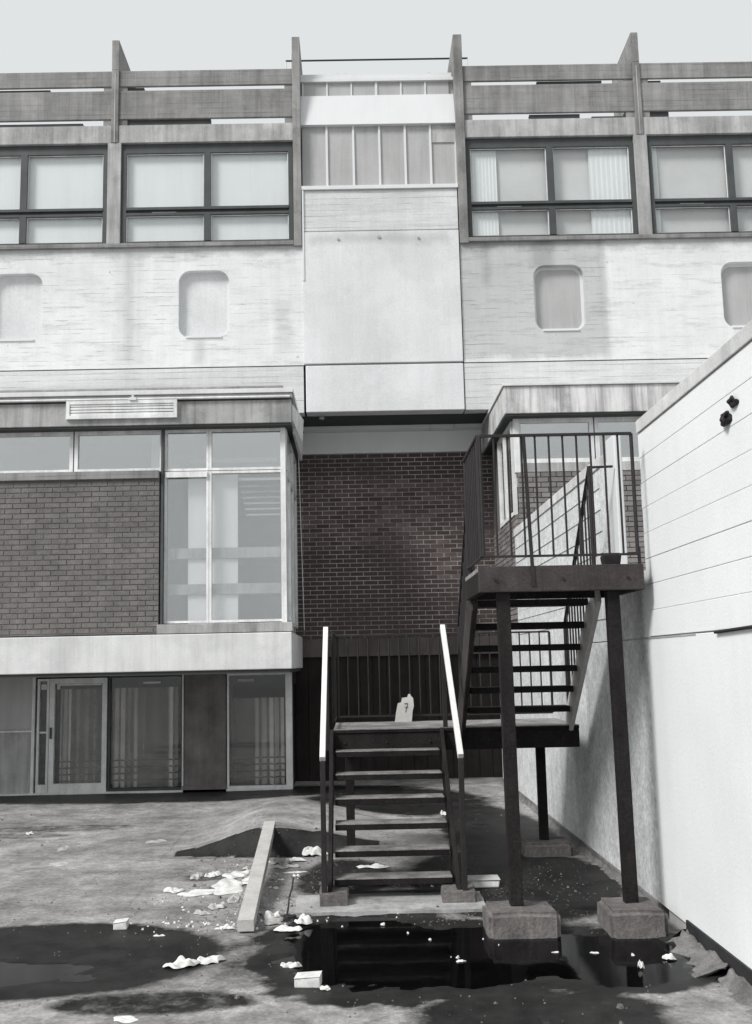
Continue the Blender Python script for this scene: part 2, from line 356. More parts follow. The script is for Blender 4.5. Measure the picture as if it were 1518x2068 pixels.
# ------------------------------------------------------------------ the ground: one sheet out to the horizon
def sstep(a, b, x):
    t = min(1, max(0, (x-a)/(b-a))); return t*t*(3-2*t)
POOLS = [(-2.5, 6.75, .95, .30), (.05, 7.10, .64, .95), (.75, 6.95, .7, .72), (1.45, 6.80, .72, .60), (.35, 8.28, .36, .16)]
WET_AND_SHADE = [(-2.2, 7.08, 1.5, 1.05, 1.35), (-3.5, 6.9, 1.6, .95, 1.35), (-2.2, 7.2, 1.35, .85, .8), (1.3, 9.1, 1.1, 1.7, 1.15), (1.5, 11.6, .75, 2.6, .9), (.3, 8.4, .9, .6, .6), (-.2, 7.0, 1.2, 1.2, .45),
          (.95, 5.75, .9, .6, .75), (-1.2, 6.1, .8, .28, .6), (-2.6, 15.6, 4.5, 1.1, .8), (-4.3, 8.6, .9, .5, .6), (-.15, 9.3, .55, 1.1, .75), (-3.6, 12.6, 1.3, .35, .45), (-4.2, 8.9, .55, .35, .5), (-1.45, 9.55, .3, .22, .45), (.5, 14.2, 1.6, 1.9, .75), (-2.5, 15.9, 4.5, .85, .62),  # the wide ellipses along the shopfront foot are painted shade
          (-.85, 7.2, .5, .9, .3), (-4.0, 12.1, .9, .25, .4), (1.5, 6.9, .9, 1.0, .6), (-1.2, 10.5, .9, .12, .4)]  # the last ellipse is shade painted on the hump's front
def pool(x, y):
    q = max(1-((x-a)/c)**2-((y-b)/d)**2 for a, b, c, d in POOLS)
    return q + .55*noise.noise(Vector((x*1.3, y*1.9, 3.1))) + .30*noise.noise(Vector((x*4, y*6, 1.1))) + .16*noise.noise(Vector((x*13, y*19, 2.1)))
def hump(x, y):
    if y < 10.3 or y > 16.2: return 0
    ys = 10.62+.10*math.sin(x*2.2)+.05*noise.noise(Vector((x*2, 0, 0)))
    s = .60 if x < -.95 else 1.0
    return .25*math.exp(-((x+.95)/s)**2)*sstep(ys-.05, ys+.05, y)*(1-sstep(11.6, 16.0, y)*.98)*(1+.075*math.sin(y*8.5+x*1.6))
def height(x, y):
    h = .006+.004*noise.noise(Vector((x*1.1, y*1.1, 0)))+.0025*noise.noise(Vector((x*6, y*6, 5)))
    if -6 < x < 2.3 and 5 < y < 9:
        h -= .030*sstep(.0, .45, pool(x, y))
    if -.55 < x < 2.3 and y < 16: h += .018*sstep(8.02, 8.08, y)*sstep(-.5, -.42, x)
    return h+hump(x, y)
def axis(lo, hi, step, far):
    v = [lo+step*i for i in range(int(round((hi-lo)/step))+1)]
    d = step*3; a = lo; b = hi; L, Rr = [], []
    while a > -far: a -= d; L.append(a); d *= 1.7
    d = step*3
    while b < far: b += d; Rr.append(b); d *= 1.7
    return L[::-1]+v+Rr
xs = axis(-6.2, 2.6, .04, 300); ys = axis(4.6, 16.6, .045, 300)
vv = []; wet = []  # wetness, with painted shade mixed into the same values
for y in ys:
    for x in xs:
        near = -7 < x < 3 and 4 < y < 17
        vv.append((x, y, height(x, y) if near else .004))
        if near:
            q = max([0]+[e*sstep(0, .7, 1-((x-a)/c)**2-((y-b)/d)**2) for a, b, c, d, e in WET_AND_SHADE])
            if 5 < y < 9: q = max(q, 1.2*sstep(-1.05, .02, pool(x, y)))
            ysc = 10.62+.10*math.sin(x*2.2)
            if abs(y-ysc) < .09 and -1.9 < x < .2: q = max(q, .85)  # darkens the hump's front face as painted shade
            wet.append(q)
        else: wet.append(.1)
nx = len(xs)
ff = [(j*nx+i, j*nx+i+1, (j+1)*nx+i+1, (j+1)*nx+i) for j in range(len(ys)-1) for i in range(nx-1)]
me = bpy.data.meshes.new('ground'); me.from_pydata(vv, [], ff); me.materials.append(M['asphalt'])
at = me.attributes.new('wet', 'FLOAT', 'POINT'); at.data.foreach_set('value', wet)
me.polygons.foreach_set('use_smooth', [True]*len(ff))
link('ground', me, kind='structure')
me = bpy.data.meshes.new('puddle_water'); me.from_pydata([(-6, 5.4, -.004), (2.14, 5.4, -.004), (2.14, 8.75, -.004), (-6, 8.75, -.004)], [], [(0, 1, 2, 3)])
me.materials.append(M['water']); link('puddle_water', me, kind='structure')

# ------------------------------------------------------------------ the main building (upper storeys)
UY = 15.8
bld = thing('concrete_building', 'white and grey concrete building with dark framed window band and roof fins', 'building')
XL, XR = -8.6, 10.6
PIERS = [-6.87, -3.87, 4.875, 7.85]
def wallpanel_with_holes(name, x0, x1, z0, z1, y, holes, mat):
    """front sheet with rounded openings and their reveals; holes: (cx, cz, w, h, r)"""
    v, f = [], []
    def quad(a, b, c, d): n = len(v); v.extend([(a, y, c), (b, y, c), (b, y, d), (a, y, d)]); f.append((n, n+1, n+2, n+3))
    cur = x0
    for cx, cz, wd, hg, rr in sorted(holes):
        tx0, tx1, tz0, tz1 = cx-wd/2-.15, cx+wd/2+.15, cz-hg/2-.15, cz+hg/2+.15
        quad(cur, tx0, z0, z1); quad(tx0, tx1, z0, tz0); quad(tx0, tx1, tz1, z1)
        inner, outer = [], []
        K = 7
        for ci, (sx, sz) in enumerate(((1, 1), (-1, 1), (-1, -1), (1, -1))):
            for k in range(K+1):
                t = math.pi/2*(ci+k/K)
                inner.append((cx+sx*(wd/2-rr)+rr*math.cos(t), cz+sz*(hg/2-rr)+rr*math.sin(t)))
                a = k/K
                if ci == 0: p = (tx1, tz1-(tz1-cz-0)*(0)) if False else (tx1, tz1)
                p = ((tx1 if sx > 0 else tx0), (tz1 if sz > 0 else tz0)); outer.append(p)
        n = len(v); m = len(inner)
        v.extend([(a, y, b) for a, b in outer]); v.extend([(a, y, b) for a, b in inner]); v.extend([(a, y+.16, b) for a, b in inner])
        for i in range(m):
            j = (i+1) % m
            if outer[i] == outer[j]: f.append((n+i, n+m+j, n+m+i))
            else: f.append((n+i, n+j, n+m+j, n+m+i))
            f.append((n+m+i, n+m+j, n+2*m+j, n+2*m+i))
        cur = tx1
    quad(cur, x1, z0, z1)
    me = bpy.data.meshes.new(name); me.from_pydata(v, [], f); me.materials.append(M[mat]); return me
def rounded(cx, cz, wd, hg, rr, y, K=7):
    o = []
    for ci, (sx, sz) in enumerate(((1, 1), (-1, 1), (-1, -1), (1, -1))):
        for k in range(K+1):
            t = math.pi/2*(ci+k/K); o.append((cx+sx*(wd/2-rr)+rr*math.cos(t), y, cz+sz*(hg/2-rr)+rr*math.sin(t)))
    return o
holesL = [(-5.43, 7.75, .84, 1.14, .2), (-2.385, 7.75, .82, 1.14, .2), (-8.0+.0, 7.75, .6, 1.14, .2)][:2]
holesR = [(3.40, 7.75, .83, 1.12, .2), (6.48, 7.75, .83, 1.12, .2), (9.5, 7.75, .83, 1.12, .2)]
link('flank_wall', wallpanel_with_holes('flank_wall', XL, -.76, 6.69, 8.72, UY, holesL, 'painted_brick'), bld)
link('flank_wall', wallpanel_with_holes('flank_wall', 1.80, XR, 6.69, 8.72, UY, holesR, 'painted_brick'), bld)
for i, (cx, cz, wd, hg, rr) in enumerate(holesL+holesR):
    mt = 'render_white' if i < 2 else 'grey_glass'
    pts = rounded(cx, cz, wd-.02, hg-.02, rr, UY+.11); n = len(pts)
    v = pts+rounded(cx, cz, wd-.02, hg-.02, rr, UY+.15)
    me = bpy.data.meshes.new('porthole_window')
    me.from_pydata(v, [], [tuple(range(n))]+[(k, (k+1) % n, n+(k+1) % n, n+k) for k in range(n)]); me.materials.append(M[mt])
    po = link('porthole_window', me, bld, label='white blanked rounded window' if i < 2 else 'grey rounded window')
    a = rounded(cx, cz, wd+.005, hg+.005, rr, UY+.105); b = rounded(cx, cz, wd-.09, hg-.09, rr-.04, UY+.105); c = rounded(cx, cz, wd-.09, hg-.09, rr-.04, UY+.13)
    m = len(a); me = bpy.data.meshes.new('frame')
    me.from_pydata(a+b+c, [], [(k, (k+1) % m, m+(k+1) % m, m+k) for k in range(m)]+[(m+k, m+(k+1) % m, 2*m+(k+1) % m, 2*m+k) for k in range(m)])
    me.materials.append(M['panel_white']); link('frame', me, po)
    B(cx-wd/2+.12, cx+wd/2-.12, UY-.02, UY+.11, cz-hg/2-.004, cz-hg/2+.03).build('sill', 'panel_white', po)
# lower band, backing body
for a, b in ((XL, -.775), (1.80, XR)):
    B(a, b, UY-.004, UY+.25, 5.90, 6.67).build('edge_beam', 'board_white' if a < 0 else 'board_white', bld, .006)
    B(a, b, UY+.03, UY+.2, 6.66, 6.70).build('joint_strip', 'joint', bld)
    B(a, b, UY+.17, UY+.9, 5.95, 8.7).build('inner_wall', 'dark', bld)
    B(a if a < 0 else 1.946, b if b > 0 else -.906, UY-.055, UY+.25, 8.722, 8.79).build('window_ledge', 'concrete', bld, .006)
B(-.757, 1.785, UY-.035, UY+.25, 6.70, 8.935).build('stair_tower_panel', 'render_white', bld, .008)
B(-.757, 1.785, UY-.025, UY+.25, 8.95, 9.655).build('stair_tower_apron', 'board_white', bld, .008)
B(-.770, 1.795, UY+.03, UY+.2, 8.90, 8.96).build('joint_strip', 'joint', bld)
B(-.74, 1.785, UY-.03, UY+.25, 5.90, 6.67).build('stair_tower_beam', 'render_white', bld, .012)
B(-.74, 1.76, UY+.03, UY+.2, 6.6, 6.75).build('joint_strip', 'joint', bld)
for z, d, xx in ((8.80, .02, -.18), (8.83, .025, .47), (8.80, .02, 1.12)):
    MB().tube((xx, UY-.055, z), (xx, UY-.02, z), d, 10).build('drip_spout', 'joint', bld)
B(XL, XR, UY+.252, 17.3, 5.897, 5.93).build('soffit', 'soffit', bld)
# roof and floor slabs
B(XL, -.9, UY+.3, 22, 10.45, 10.8).build('roof_slab', 'concrete', bld)
B(1.95, XR, UY+.3, 22, 10.45, 10.8).build('roof_slab', 'concrete', bld)
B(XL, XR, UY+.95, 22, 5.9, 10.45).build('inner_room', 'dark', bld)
# balustrade beams and slots
def bays(side):
    return [(-8.6, -6.93), (-6.83, -3.93), (-3.81, -.90)] if side < 0 else [(1.95, 4.815), (4.935, 7.79), (7.91, 10.6)]
for a, b in bays(-1)+bays(1):
    B(a, b, UY, UY+.05, 11.575, 11.855).build('parapet_rail', 'concrete', bld, .008)
    B(a, b, UY+.002, UY+.055, 10.99, 11.50).build('parapet_panel', 'concrete', bld, .008)
    B(a, b, UY-.012, UY+.30, 10.56, 10.872).build('edge_beam', 'concrete_pale', bld, .008)
    for q in (a, b-.14): B(q, q+.14, UY+.02, UY+.056, 10.87, 11.58).build('parapet_post', 'concrete_fin', bld)
# dark pieces that stop the slots (planters, sheets) seen in the gaps
for x0, x1, zl, zh in ((-5.9, -4.98, 11.49, 11.56), (-3.68, -3.40, 11.49, 11.575), (-5.9, -4.42, 10.86, 10.95), (-3.7, -2.28, 10.86, 11.0), (3.2, 4.3, 11.49, 11.575), (3.05, 3.9, 10.86, 10.98), (4.1, 4.7, 10.86, 10.93),
                       (4.98, 5.3, 11.49, 11.56), (4.98, 5.4, 10.86, 11.0)):
    B(x0, x1, UY+.05, UY+.13, zl, zh).build('slot_infill', 'frame_dark', bld)
for px_ in PIERS:
    B(px_-.06, px_+.06, UY-.03, UY+.2, 10.56, 11.86).build('pier', 'concrete_fin', bld, .006)
    B(px_-.11, px_+.11, UY-.02, UY+.2, 8.79, 10.56).build('pier', 'concrete_pale', bld, .006)
    B(px_-.008, px_+.008, UY-.036, UY-.028, 10.56, 11.80).build('movement_joint', 'joint', bld)
    MB().prism([(UY-.03, 11.862), (UY-.03, 12.40), (UY+1.25, 12.38), (UY+1.25, 11.3), (UY+.2, 11.3), (UY+.2, 11.862)], px_-.06, px_+.06).build('roof_fin', 'concrete_fin', bld, .006)
for a, b in ((-.905, -.775), (1.80, 1.945)):
    MB().prism([(UY-.05, 8.70), (UY-.05, 11.9), (UY-.05, 12.40), (UY+1.05, 12.36), (UY+1.1, 11.4), (UY+1.0, 10.7), (UY+.3, 10.3), (UY+.3, 8.70)], a, b).build('roof_fin', 'concrete_fin', bld, .006)
B(-.765, -.74, UY-.05, UY-.02, 8.1, 9.66).build('trim', 'panel_white', bld)
# windows of the upper band
def bar_frame(name, x0, x1, z0, z1, y0, y1, t, mat, parent, tb=None, tt=None):
    tb = t if tb is None else tb; tt = t if tt is None else tt
    return MB().box(x0, x0+t, y0, y1, z0, z1).box(x1-t, x1, y0, y1, z0, z1).box(x0+t, x1-t, y0+.002, y1, z0, z0+tb).box(x0+t, x1-t, y0+.002, y1, z1-tt, z1).build(name, mat, parent)
def ribbon(x0, x1, kind):
    wn = link('window', B(x0, x1, UY+.16, UY+.19, 8.77, 8.80).mesh('w'), bld); wn.data.materials.append(M['frame_dark'])
    xm = (x0+x1)/2; f0, f1 = UY+.02, UY+.12
    bar_frame('frame', x0, x1, 8.80, 10.44, f0, f1, .075, 'frame_dark', wn, .045, .055)
    B(x0-.02, x1+.02, UY+.045, UY+.3, 10.44, 10.558).build('head_board', 'frame_dark', wn)
    B(xm-.055, xm+.055, f0-.01, f1, 9.405, 10.385).build('mullion', 'frame_dark', wn); B(xm-.055, xm+.055, f0-.01, f1, 8.845, 9.315).build('mullion', 'frame_dark', wn)
    B(x0+.075, x1-.075, f0-.015, f1, 9.385, 9.43).build('transom', 'frame_dark', wn); B(x0+.075, x1-.075, f0+.03, f1, 9.335, 9.385).build('transom', 'frame_dark', wn)
    B(x0+.075, x1-.075, f0-.005, f1, 9.295, 9.335).build('transom', 'frame_dark', wn)
    B(x0+.5, x0+.9, f0+.024, f0+.034, 9.352, 9.36).build('trim', 'panel_white', wn)
    for a, b in ((x0+.075, xm-.055), (xm+.055, x1-.075)):
        for c, d in ((9.43, 10.385), (8.845, 9.295)):
            B(a, b, UY+.065, UY+.072, c, d).build('pane', 'glass' if kind else 'glass', wn)
            bar_frame('bead', a+.002, b-.002, c+.002, d-.002, UY+.05, UY+.062, .014, 'frame_white', wn)
    return wn
for i, (a, b, k) in enumerate([(-6.75, -3.985, 0), (-3.75, -.915, 0), (1.95, 4.76, 1), (4.99, 7.73, 1), (7.96, 10.6, 1), (-8.6, -6.99, 0)]):
    wn = ribbon(a, b, k)
    B(a, b, UY+.16, UY+.21, 8.81, 10.43).build('room_wall', 'room_grey', wn)
    lab = {0: 'white blind filling the upper windows left of the fourth bay', 1: ''}
BL = [(-6.72, -4.0, 'white roller blind drawn across the upper window at the left edge'),
      (-3.72, -.93, 'white roller blind drawn across the upper window just left of the stair tower'),
      (-8.5, -7.02, 'white roller blind in the upper window beyond the left edge'),
      (1.97, 2.47, 'white curtain strip behind the pane just right of the stair tower'),
      (4.02, 4.74, 'wide white curtain strip beside the pier of the upper right windows'),
      (5.0, 5.17, 'thin white curtain strip right of the pier in the upper right windows')]
for a, b, lb in BL:
    n = 26; v = []; f = []; 
    for i in range(n+1):
        x = a+(b-a)*i/n; y = UY+.115+(.003*math.sin(i*2.1) if b-a < 1 else 0)
        v += [(x, y, 8.80), (x, y, 10.44)]
        if i: f.append((2*i-2, 2*i, 2*i+1, 2*i-1))
    me = bpy.data.meshes.new('roller_blind'); me.from_pydata(v, [], f); me.materials.append(M['blind'])
    o = link('roller_blind' if b-a > 1 else 'curtain', me); md = o.modifiers.new('thick', 'SOLIDIFY'); md.thickness = .006
    tag(o, lb, 'blind' if b-a > 1 else 'curtain')
# stair tower glazing
tw = UY+.10
B(-.77, 1.80, UY-.06, UY+.15, 9.66, 9.725).build('window_sill', 'panel_white', bld, .004)
tg = link('stair_window', B(-.77, 1.80, tw+.14, tw+.18, 9.72, 10.84).mesh('w'), bld); tg.data.materials.append(M['room_grey'])
xsx = [-.775, -.345, .10, .52, .95, 1.375, 1.80]
for i in range(6):
    zt = 10.845 if i < 5 else 10.53
    B(xsx[i]+.018, xsx[i+1]-.018, tw+.0, tw+.012, 9.725, zt).build('pane', 'grey_glass', tg)
    B(xsx[i+1]-.018, xsx[i+1]+.018, tw-.03, tw+.03, 9.725, zt).build('glazing_bar', 'panel_white', tg)
B(1.39, 1.80, tw-.02, tw+.03, 10.53, 10.84).build('infill_panel', 'concrete_pale', tg)
# sloped white panel, clerestory, roof box
MB().hexa([(-.775, UY+.02, 10.845), (1.80, UY+.02, 10.845), (1.80, UY+.10, 10.845), (-.775, UY+.10, 10.845), (-.775, UY+.12, 11.42), (1.795, UY+.12, 11.42), (1.795, UY+.18, 11.42), (-.775, UY+.18, 11.42)]).build('sloped_panel', 'panel_white', bld)
cy = UY+.20
cs = link('clerestory_window', B(-.80, 1.84, cy+.05, cy+.08, 11.36, 11.72).mesh('w'), bld); cs.data.materials.append(M['room_grey'])
for i in range(6):
    a = -.74+i*.413
    B(a+.012, a+.401, cy, cy+.01, 11.40, 11.70).build('pane', 'grey_glass', cs); B(a-.012, a+.012, cy-.02, cy+.02, 11.40, 11.70).build('glazing_bar', 'panel_white', cs)
B(-.8, 1.82, cy-.05, cy+.05, 11.70, 11.752).build('head_rail', 'panel_white', bld)
B(-.79, 1.78, cy+.0, cy+.06, 11.755, 11.86).build('roof_kerb', 'panel_white', bld)
B(-.8, 1.8, cy+.06, 17.3, 11.70, 11.75).build('flat_roof', 'lead', bld)
gr_ = MB().bar((-1.06, UY+.75, 12.47), (2.14, UY+.75, 12.47), .022, .022).build('guard_rail', 'iron', bld)
for xx in (-1.05, 2.13): MB().tube((xx, UY+.75, 10.8), (xx, UY+.75, 12.46), .009, 6).build('rail_post', 'flash', gr_)
for a, b in ((-.5, -.15), (1.25, 1.5)): MB().bar((a, cy+.3, 12.02), (b, cy+.3, 12.02), .012, .012).build('roof_pipe', 'lead', bld)
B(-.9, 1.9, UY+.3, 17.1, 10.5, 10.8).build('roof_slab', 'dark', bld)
for xx in (-.15, -.02, 1.42):
    MB().tube((xx, cy+.3, 11.75), (xx+.01, cy+.3, 12.06), .008, 6).build('vent_pipe', 'joint', bld)
for xx in (-1.0, 2.05): MB().tube((xx, 17.15, 11.8), (xx, 17.15, 12.99), .012, 6).build('handrail_post', 'panel_white', bld)

# ------------------------------------------------------------------ recess wall of dark brick between the wings
rw = thing('brick_wall', 'dark brown brick wall in the shaded recess between the two shop wings, pale lintel above', 'wall')
B(-1.3, 2.6, 17.004, 17.25, 2.31, 5.46).build('mortar_bed', 'mortar', rw)
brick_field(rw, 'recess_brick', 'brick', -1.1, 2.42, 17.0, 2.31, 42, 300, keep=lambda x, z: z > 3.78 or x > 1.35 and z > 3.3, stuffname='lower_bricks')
B(-1.3, 2.6, 16.93, 17.25, 5.462, 5.83).build('lintel', 'panel_white', rw, .006)
for a, b in ((-.84, 1.29), (1.297, 1.70), (1.707, 2.5)): B(a, b, 16.72, 17.05, 5.832, 5.893).build('ledge_trim', 'panel_white', rw, .004)
B(-1.3, 2.6, 16.97, 17.25, 2.02, 2.308).build('concrete_beam', 'lintel', rw, .006)
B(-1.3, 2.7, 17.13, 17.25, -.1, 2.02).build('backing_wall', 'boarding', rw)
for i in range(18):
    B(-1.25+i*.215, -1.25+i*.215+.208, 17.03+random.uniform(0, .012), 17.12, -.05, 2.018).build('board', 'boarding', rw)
fx = link('ceiling_light', MB().tube((-.50, 15.95, 5.82), (-.50, 15.95, 5.86), .042, 18).mesh('c')); fx.data.materials.append(M['concrete_fin'])
tag(fx, 'small round ceiling light under the dark soffit left of the recess', 'ceiling light')
MB().tube((-.50, 15.95, 5.812), (-.50, 15.95, 5.822), .026, 14).build('lens', 'frame_dark', fx)

# ------------------------------------------------------------------ left shop wing
FY, WY, SY = 14.2, 14.45, 16.0
lw = thing('shop_wing', 'left shop wing with white slab edges, brown brick panel and tall white framed corner window', 'building')
X0 = -8.6; XE = -.88
B(X0, XE, FY, 17.0, 5.36, 5.70).build('fascia', 'fascia', lw, .008)
B(X0, XE+.015, FY-.03, 16.8, 5.72, 5.79).build('roof_felt', 'lead', lw, .004)
B(X0, XE+.03, FY-.05, 16.8, 5.795, 5.86).build('roof_trim', 'flash', lw, .006)
MB().tube((X0, FY-.04, 5.735), (XE-.02, FY-.04, 5.735), .017, 8).build('cable_pipe', 'frame_white', lw)
MB().box(-3.20, -3.10, FY-.07, FY-.03, 5.715, 5.755).tube((-3.15, FY-.05, 5.72), (-3.15, FY-.05, 5.785), .02, 8).build('pipe_bracket', 'flash', lw)
B(X0, -1.05, 15.72, 15.79, 5.86, 6.20).build('roof_upstand', 'slab_white', lw)
MB().tube((X0, 15.68, 6.27), (-1.10, 15.68, 6.27), .055, 10).build('roof_pipe', 'concrete', lw)
vt = bar_frame('louvre_vent', -4.11, -2.52, 5.455, 5.72, FY-.05, FY, .05, 'frame_white', lw)
B(-4.06, -2.57, FY-.012, FY-.004, 5.50, 5.68).build('vent_back', 'dark', vt)
for i in range(4): B(-4.055, -2.575, FY-.035, FY-.013, 5.508+i*.043, 5.508+i*.043+.032).build('slat', 'frame_white', vt)
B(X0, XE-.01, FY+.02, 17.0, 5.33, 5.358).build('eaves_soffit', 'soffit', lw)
# floor slab
B(X0, XE-.03, FY, 17.0, 1.85, 2.36).build('floor_slab', 'slab_white', lw, .012)
B(X0, XE-.06, FY+.03, 17.0, 1.80, 1.848).build('under_slab', 'soffit', lw)
# clerestory windows
def pane_win(parent, x0, x1, z0, z1, y, mat='glass', t=.035, bt=None, fm='frame_white', name='window'):
    f_ = bar_frame(name, x0, x1, z0, z1, y-.04, y+.03, t, fm, parent, bt)
    B(x0+t, x1-t, y, y+.006, z0+(bt or t), z1-t).build('pane', mat, f_); return f_
ZC0, ZC1 = 4.72, 5.33
for a, b in ((-8.5, -7.0), (-6.98, -5.6), (-5.58, -4.07), (-4.05, -2.76)):
    pane_win(lw, a, b, ZC0, ZC1, WY, 'glass_dull', .05)
B(X0, -2.80, WY-.16, WY+.1, 4.60, 4.715).build('brick_lintel', 'concrete', lw, .005)
pane_win(lw, -2.74, -2.10, ZC0, ZC1, WY, 'glass_dull', .035); pane_win(lw, -2.095, -1.0, ZC0, ZC1, WY, 'glass_dull', .035)
# tall corner window
pane_win(lw, -2.74, -2.10, 2.52, 4.71, WY, 'glass_hazy', .035); pane_win(lw, -2.095, -1.0, 2.52, 4.71, WY, 'glass_hazy', .035)
B(-2.72, -2.12, WY-.075, WY-.045, 4.62, 4.70).build('blind_box', 'frame_white', lw)
B(-1.06, -.985, WY-.06, WY+.03, 2.50, 5.33).build('corner_post', 'frame_white', lw, .004)
B(-2.80, -.90, FY+.02, WY+.05, 2.37, 2.50).build('window_sill', 'concrete_pale', lw, .006)
B(-2.78, -2.745, WY-.10, WY+.03, 2.5, 5.33).build('corner_post', 'frame_dark', lw)  # dark strip stands in for the shadow at the brick panel's edge
# side glazing facing the recess
for a, b in ((14.50, 15.2), (15.22, 16.0), (16.02, 16.85)):
    for c, d in ((2.50, 4.70), (4.72, 5.33)):
        q = MB().box(-1.03, -.97, a, a+.05, c, d).box(-1.03, -.97, b-.05, b, c, d).box(-1.03, -.972, a+.05, b-.05, c, c+.05).box(-1.03, -.972, a+.05, b-.05, d-.05, d).build('side_window', 'frame_white', lw)
        B(-1.005, -.998, a+.05, b-.05, c+.05, d-.05).build('pane', 'glass', q)
# room behind the corner window: screen and bars added for its bright reflection, lamps
B(X0, -1.02, 16.9, 17.0, 2.36, 5.33).build('back_wall', 'room', lw)
B(X0, -1.0, WY+.06, 17.0, 5.27, 5.328).build('ceiling', 'room', lw)
B(X0, -1.0, WY+.06, 17.0, 2.362, 2.40).build('floor', 'room', lw)
B(-2.95, -2.82, WY+.05, 16.95, 2.40, 5.27).build('partition', 'room', lw)
for k, (a, b, z0, z1) in enumerate([(-2.42, -1.72, 4.03, 4.70), (-2.42, -1.72, 3.62, 4.03), (-2.32, -1.74, 3.10, 3.48), (-2.32, -1.80, 2.52, 2.86)]):
    pass
sc_ = link('reflection_screen', B(-2.42, -1.70, 14.56, 14.60, 2.42, 4.68).mesh('s')); sc_.data.materials.append(M['blind'])  # white board added to imitate the reflection in the tall pane
tag(sc_, 'tall white screen added as a bright reflection behind the corner window of the left wing', 'screen')
for z in (3.45, 2.93):  # bars added for the horizontal streaks of the same reflection
    o = link('crossbar', B(-2.72, -1.08, 14.78, 14.80, z, z+.15).mesh('s')); o.data.materials.append(M['concrete_pale']); o.location.y = -.26
    tag(o, 'reflection stand-in, upper pale shelf crossing behind the corner window' if z > 3.2 else 'reflection stand-in, lower grey shelf crossing behind the corner window', 'crossbar')
for y_, z_ in ((15.6, 5.10), (15.2, 5.0)):
    o = link('strip_light', B(-2.5, -1.2, y_, y_+.06, z_, z_+.05).mesh('s')); o.data.materials.append(M['blind'])
    tag(o, 'higher unlit strip light behind the small panes of the corner window' if z_ > 5.05 else 'lower unlit strip light behind the small panes of the corner window', 'strip light')
o = link('venetian_blind', MB().box(-1.70, -1.08, 14.62, 14.64, 4.60, 4.64).mesh('v')); o.data.materials.append(M['blind'])
tag(o, 'short raised slatted blind at the top right of the tall corner window', 'blind')
for i in range(6): B(-1.68+.02*i, -1.09, 14.62, 14.65, 4.50-.085*i, 4.528-.085*i).build('slat', 'concrete_pale', o)
# brick panel
bp = B(X0, -2.80, WY-.11, WY+.1, 2.38, 4.60).build('brick_panel', 'mortar_grey', lw)
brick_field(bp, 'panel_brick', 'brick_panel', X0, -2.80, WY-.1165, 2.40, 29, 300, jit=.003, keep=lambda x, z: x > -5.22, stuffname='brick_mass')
for k in range(3): B(-4.3+k*.0, -4.0, 0, 0, 0, 0) if False else None
# ---- ground floor shopfront
sw = SY
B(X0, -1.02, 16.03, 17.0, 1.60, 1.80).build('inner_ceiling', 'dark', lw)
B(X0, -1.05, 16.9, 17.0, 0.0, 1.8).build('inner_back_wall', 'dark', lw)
B(X0, -1.03, SY-.06, SY+.1, -.05, .035).build('threshold', 'frame_white', lw)
B(X0, -5.02, SY+.02, SY+.06, .98, 1.80).build('window_panel', 'grey_glass', lw); B(X0, -5.07, SY-.03, SY+.03, .955, .98).build('rail', 'frame_white', lw)
B(X0, -5.07, SY+.01, SY+.06, .035, .955).build('stall_panel', 'concrete_pale', lw, .004)
B(-5.065, -5.02, SY-.04, SY+.05, .035, 1.8).build('post', 'frame_white', lw)
sd = bar_frame('sidelight', -4.985, -4.80, .036, 1.765, SY-.04, SY+.03, .036, 'frame_white', lw, .12); B(-4.949, -4.836, SY, SY+.006, .156, 1.729).build('pane', 'glass', sd)
B(-4.948, -4.837, SY-.025, SY-.005, .93, .96).build('glazing_bar', 'frame_white', sd); B(-4.94, -4.85, SY-.015, SY-.003, 1.60, 1.68).build('glint_sticker', 'paper', sd)
dr = bar_frame('door', -4.79, -3.90, .036, 1.765, SY-.05, SY+.03, .075, 'frame_white', lw, .13, .08)
B(-4.715, -3.975, SY, SY+.006, .166, 1.685).build('pane', 'glass', dr)
B(-4.77, -4.745, SY-.09, SY-.05, .85, 1.02).build('handle', 'frame_dark', dr); B(-4.69, -4.0, SY-.012, SY-.003, 1.655, 1.68).build('glint_sticker', 'paper', dr); B(-4.69, -4.64, SY-.012, SY-.003, 1.60, 1.655).build('glint_sticker', 'paper', dr)
pane_win(lw, -3.88, -2.72, .036, 1.79, SY, 'glass', .03, .04, 'frame_dark', 'display_window')
B(-2.735, -2.715, SY-.05, SY, .04, 1.79).build('glazing_bar', 'frame_white', lw)
B(-2.71, -2.06, SY-.02, 16.95, -.02, 1.80).build('pier', 'wallboard', lw, .006); B(-2.73, -2.04, SY-.06, SY+.1, -.03, .10).build('kerb', 'wallboard', lw, .01)
g_ = pane_win(lw, -2.04, -1.10, .036, 1.79, SY, 'glass', .03, .04, 'frame_white', 'display_window'); B(-1.88, -1.62, SY-.012, SY-.003, 1.66, 1.70).build('glint_sticker', 'paper_dirty', g_)
B(-3.35, -3.08, SY-.012, SY-.003, 1.66, 1.69).build('glint_sticker', 'paper', lw)  # pale strip on the glass imitates a ceiling lamp's reflection
B(-1.13, -1.03, SY-.05, SY+.08, .0, 1.80).build('post', 'frame_white', lw, .004)
B(-1.10, -1.05, SY+.08, 17.0, 0, 1.8).build('side_wall', 'boarding', lw)
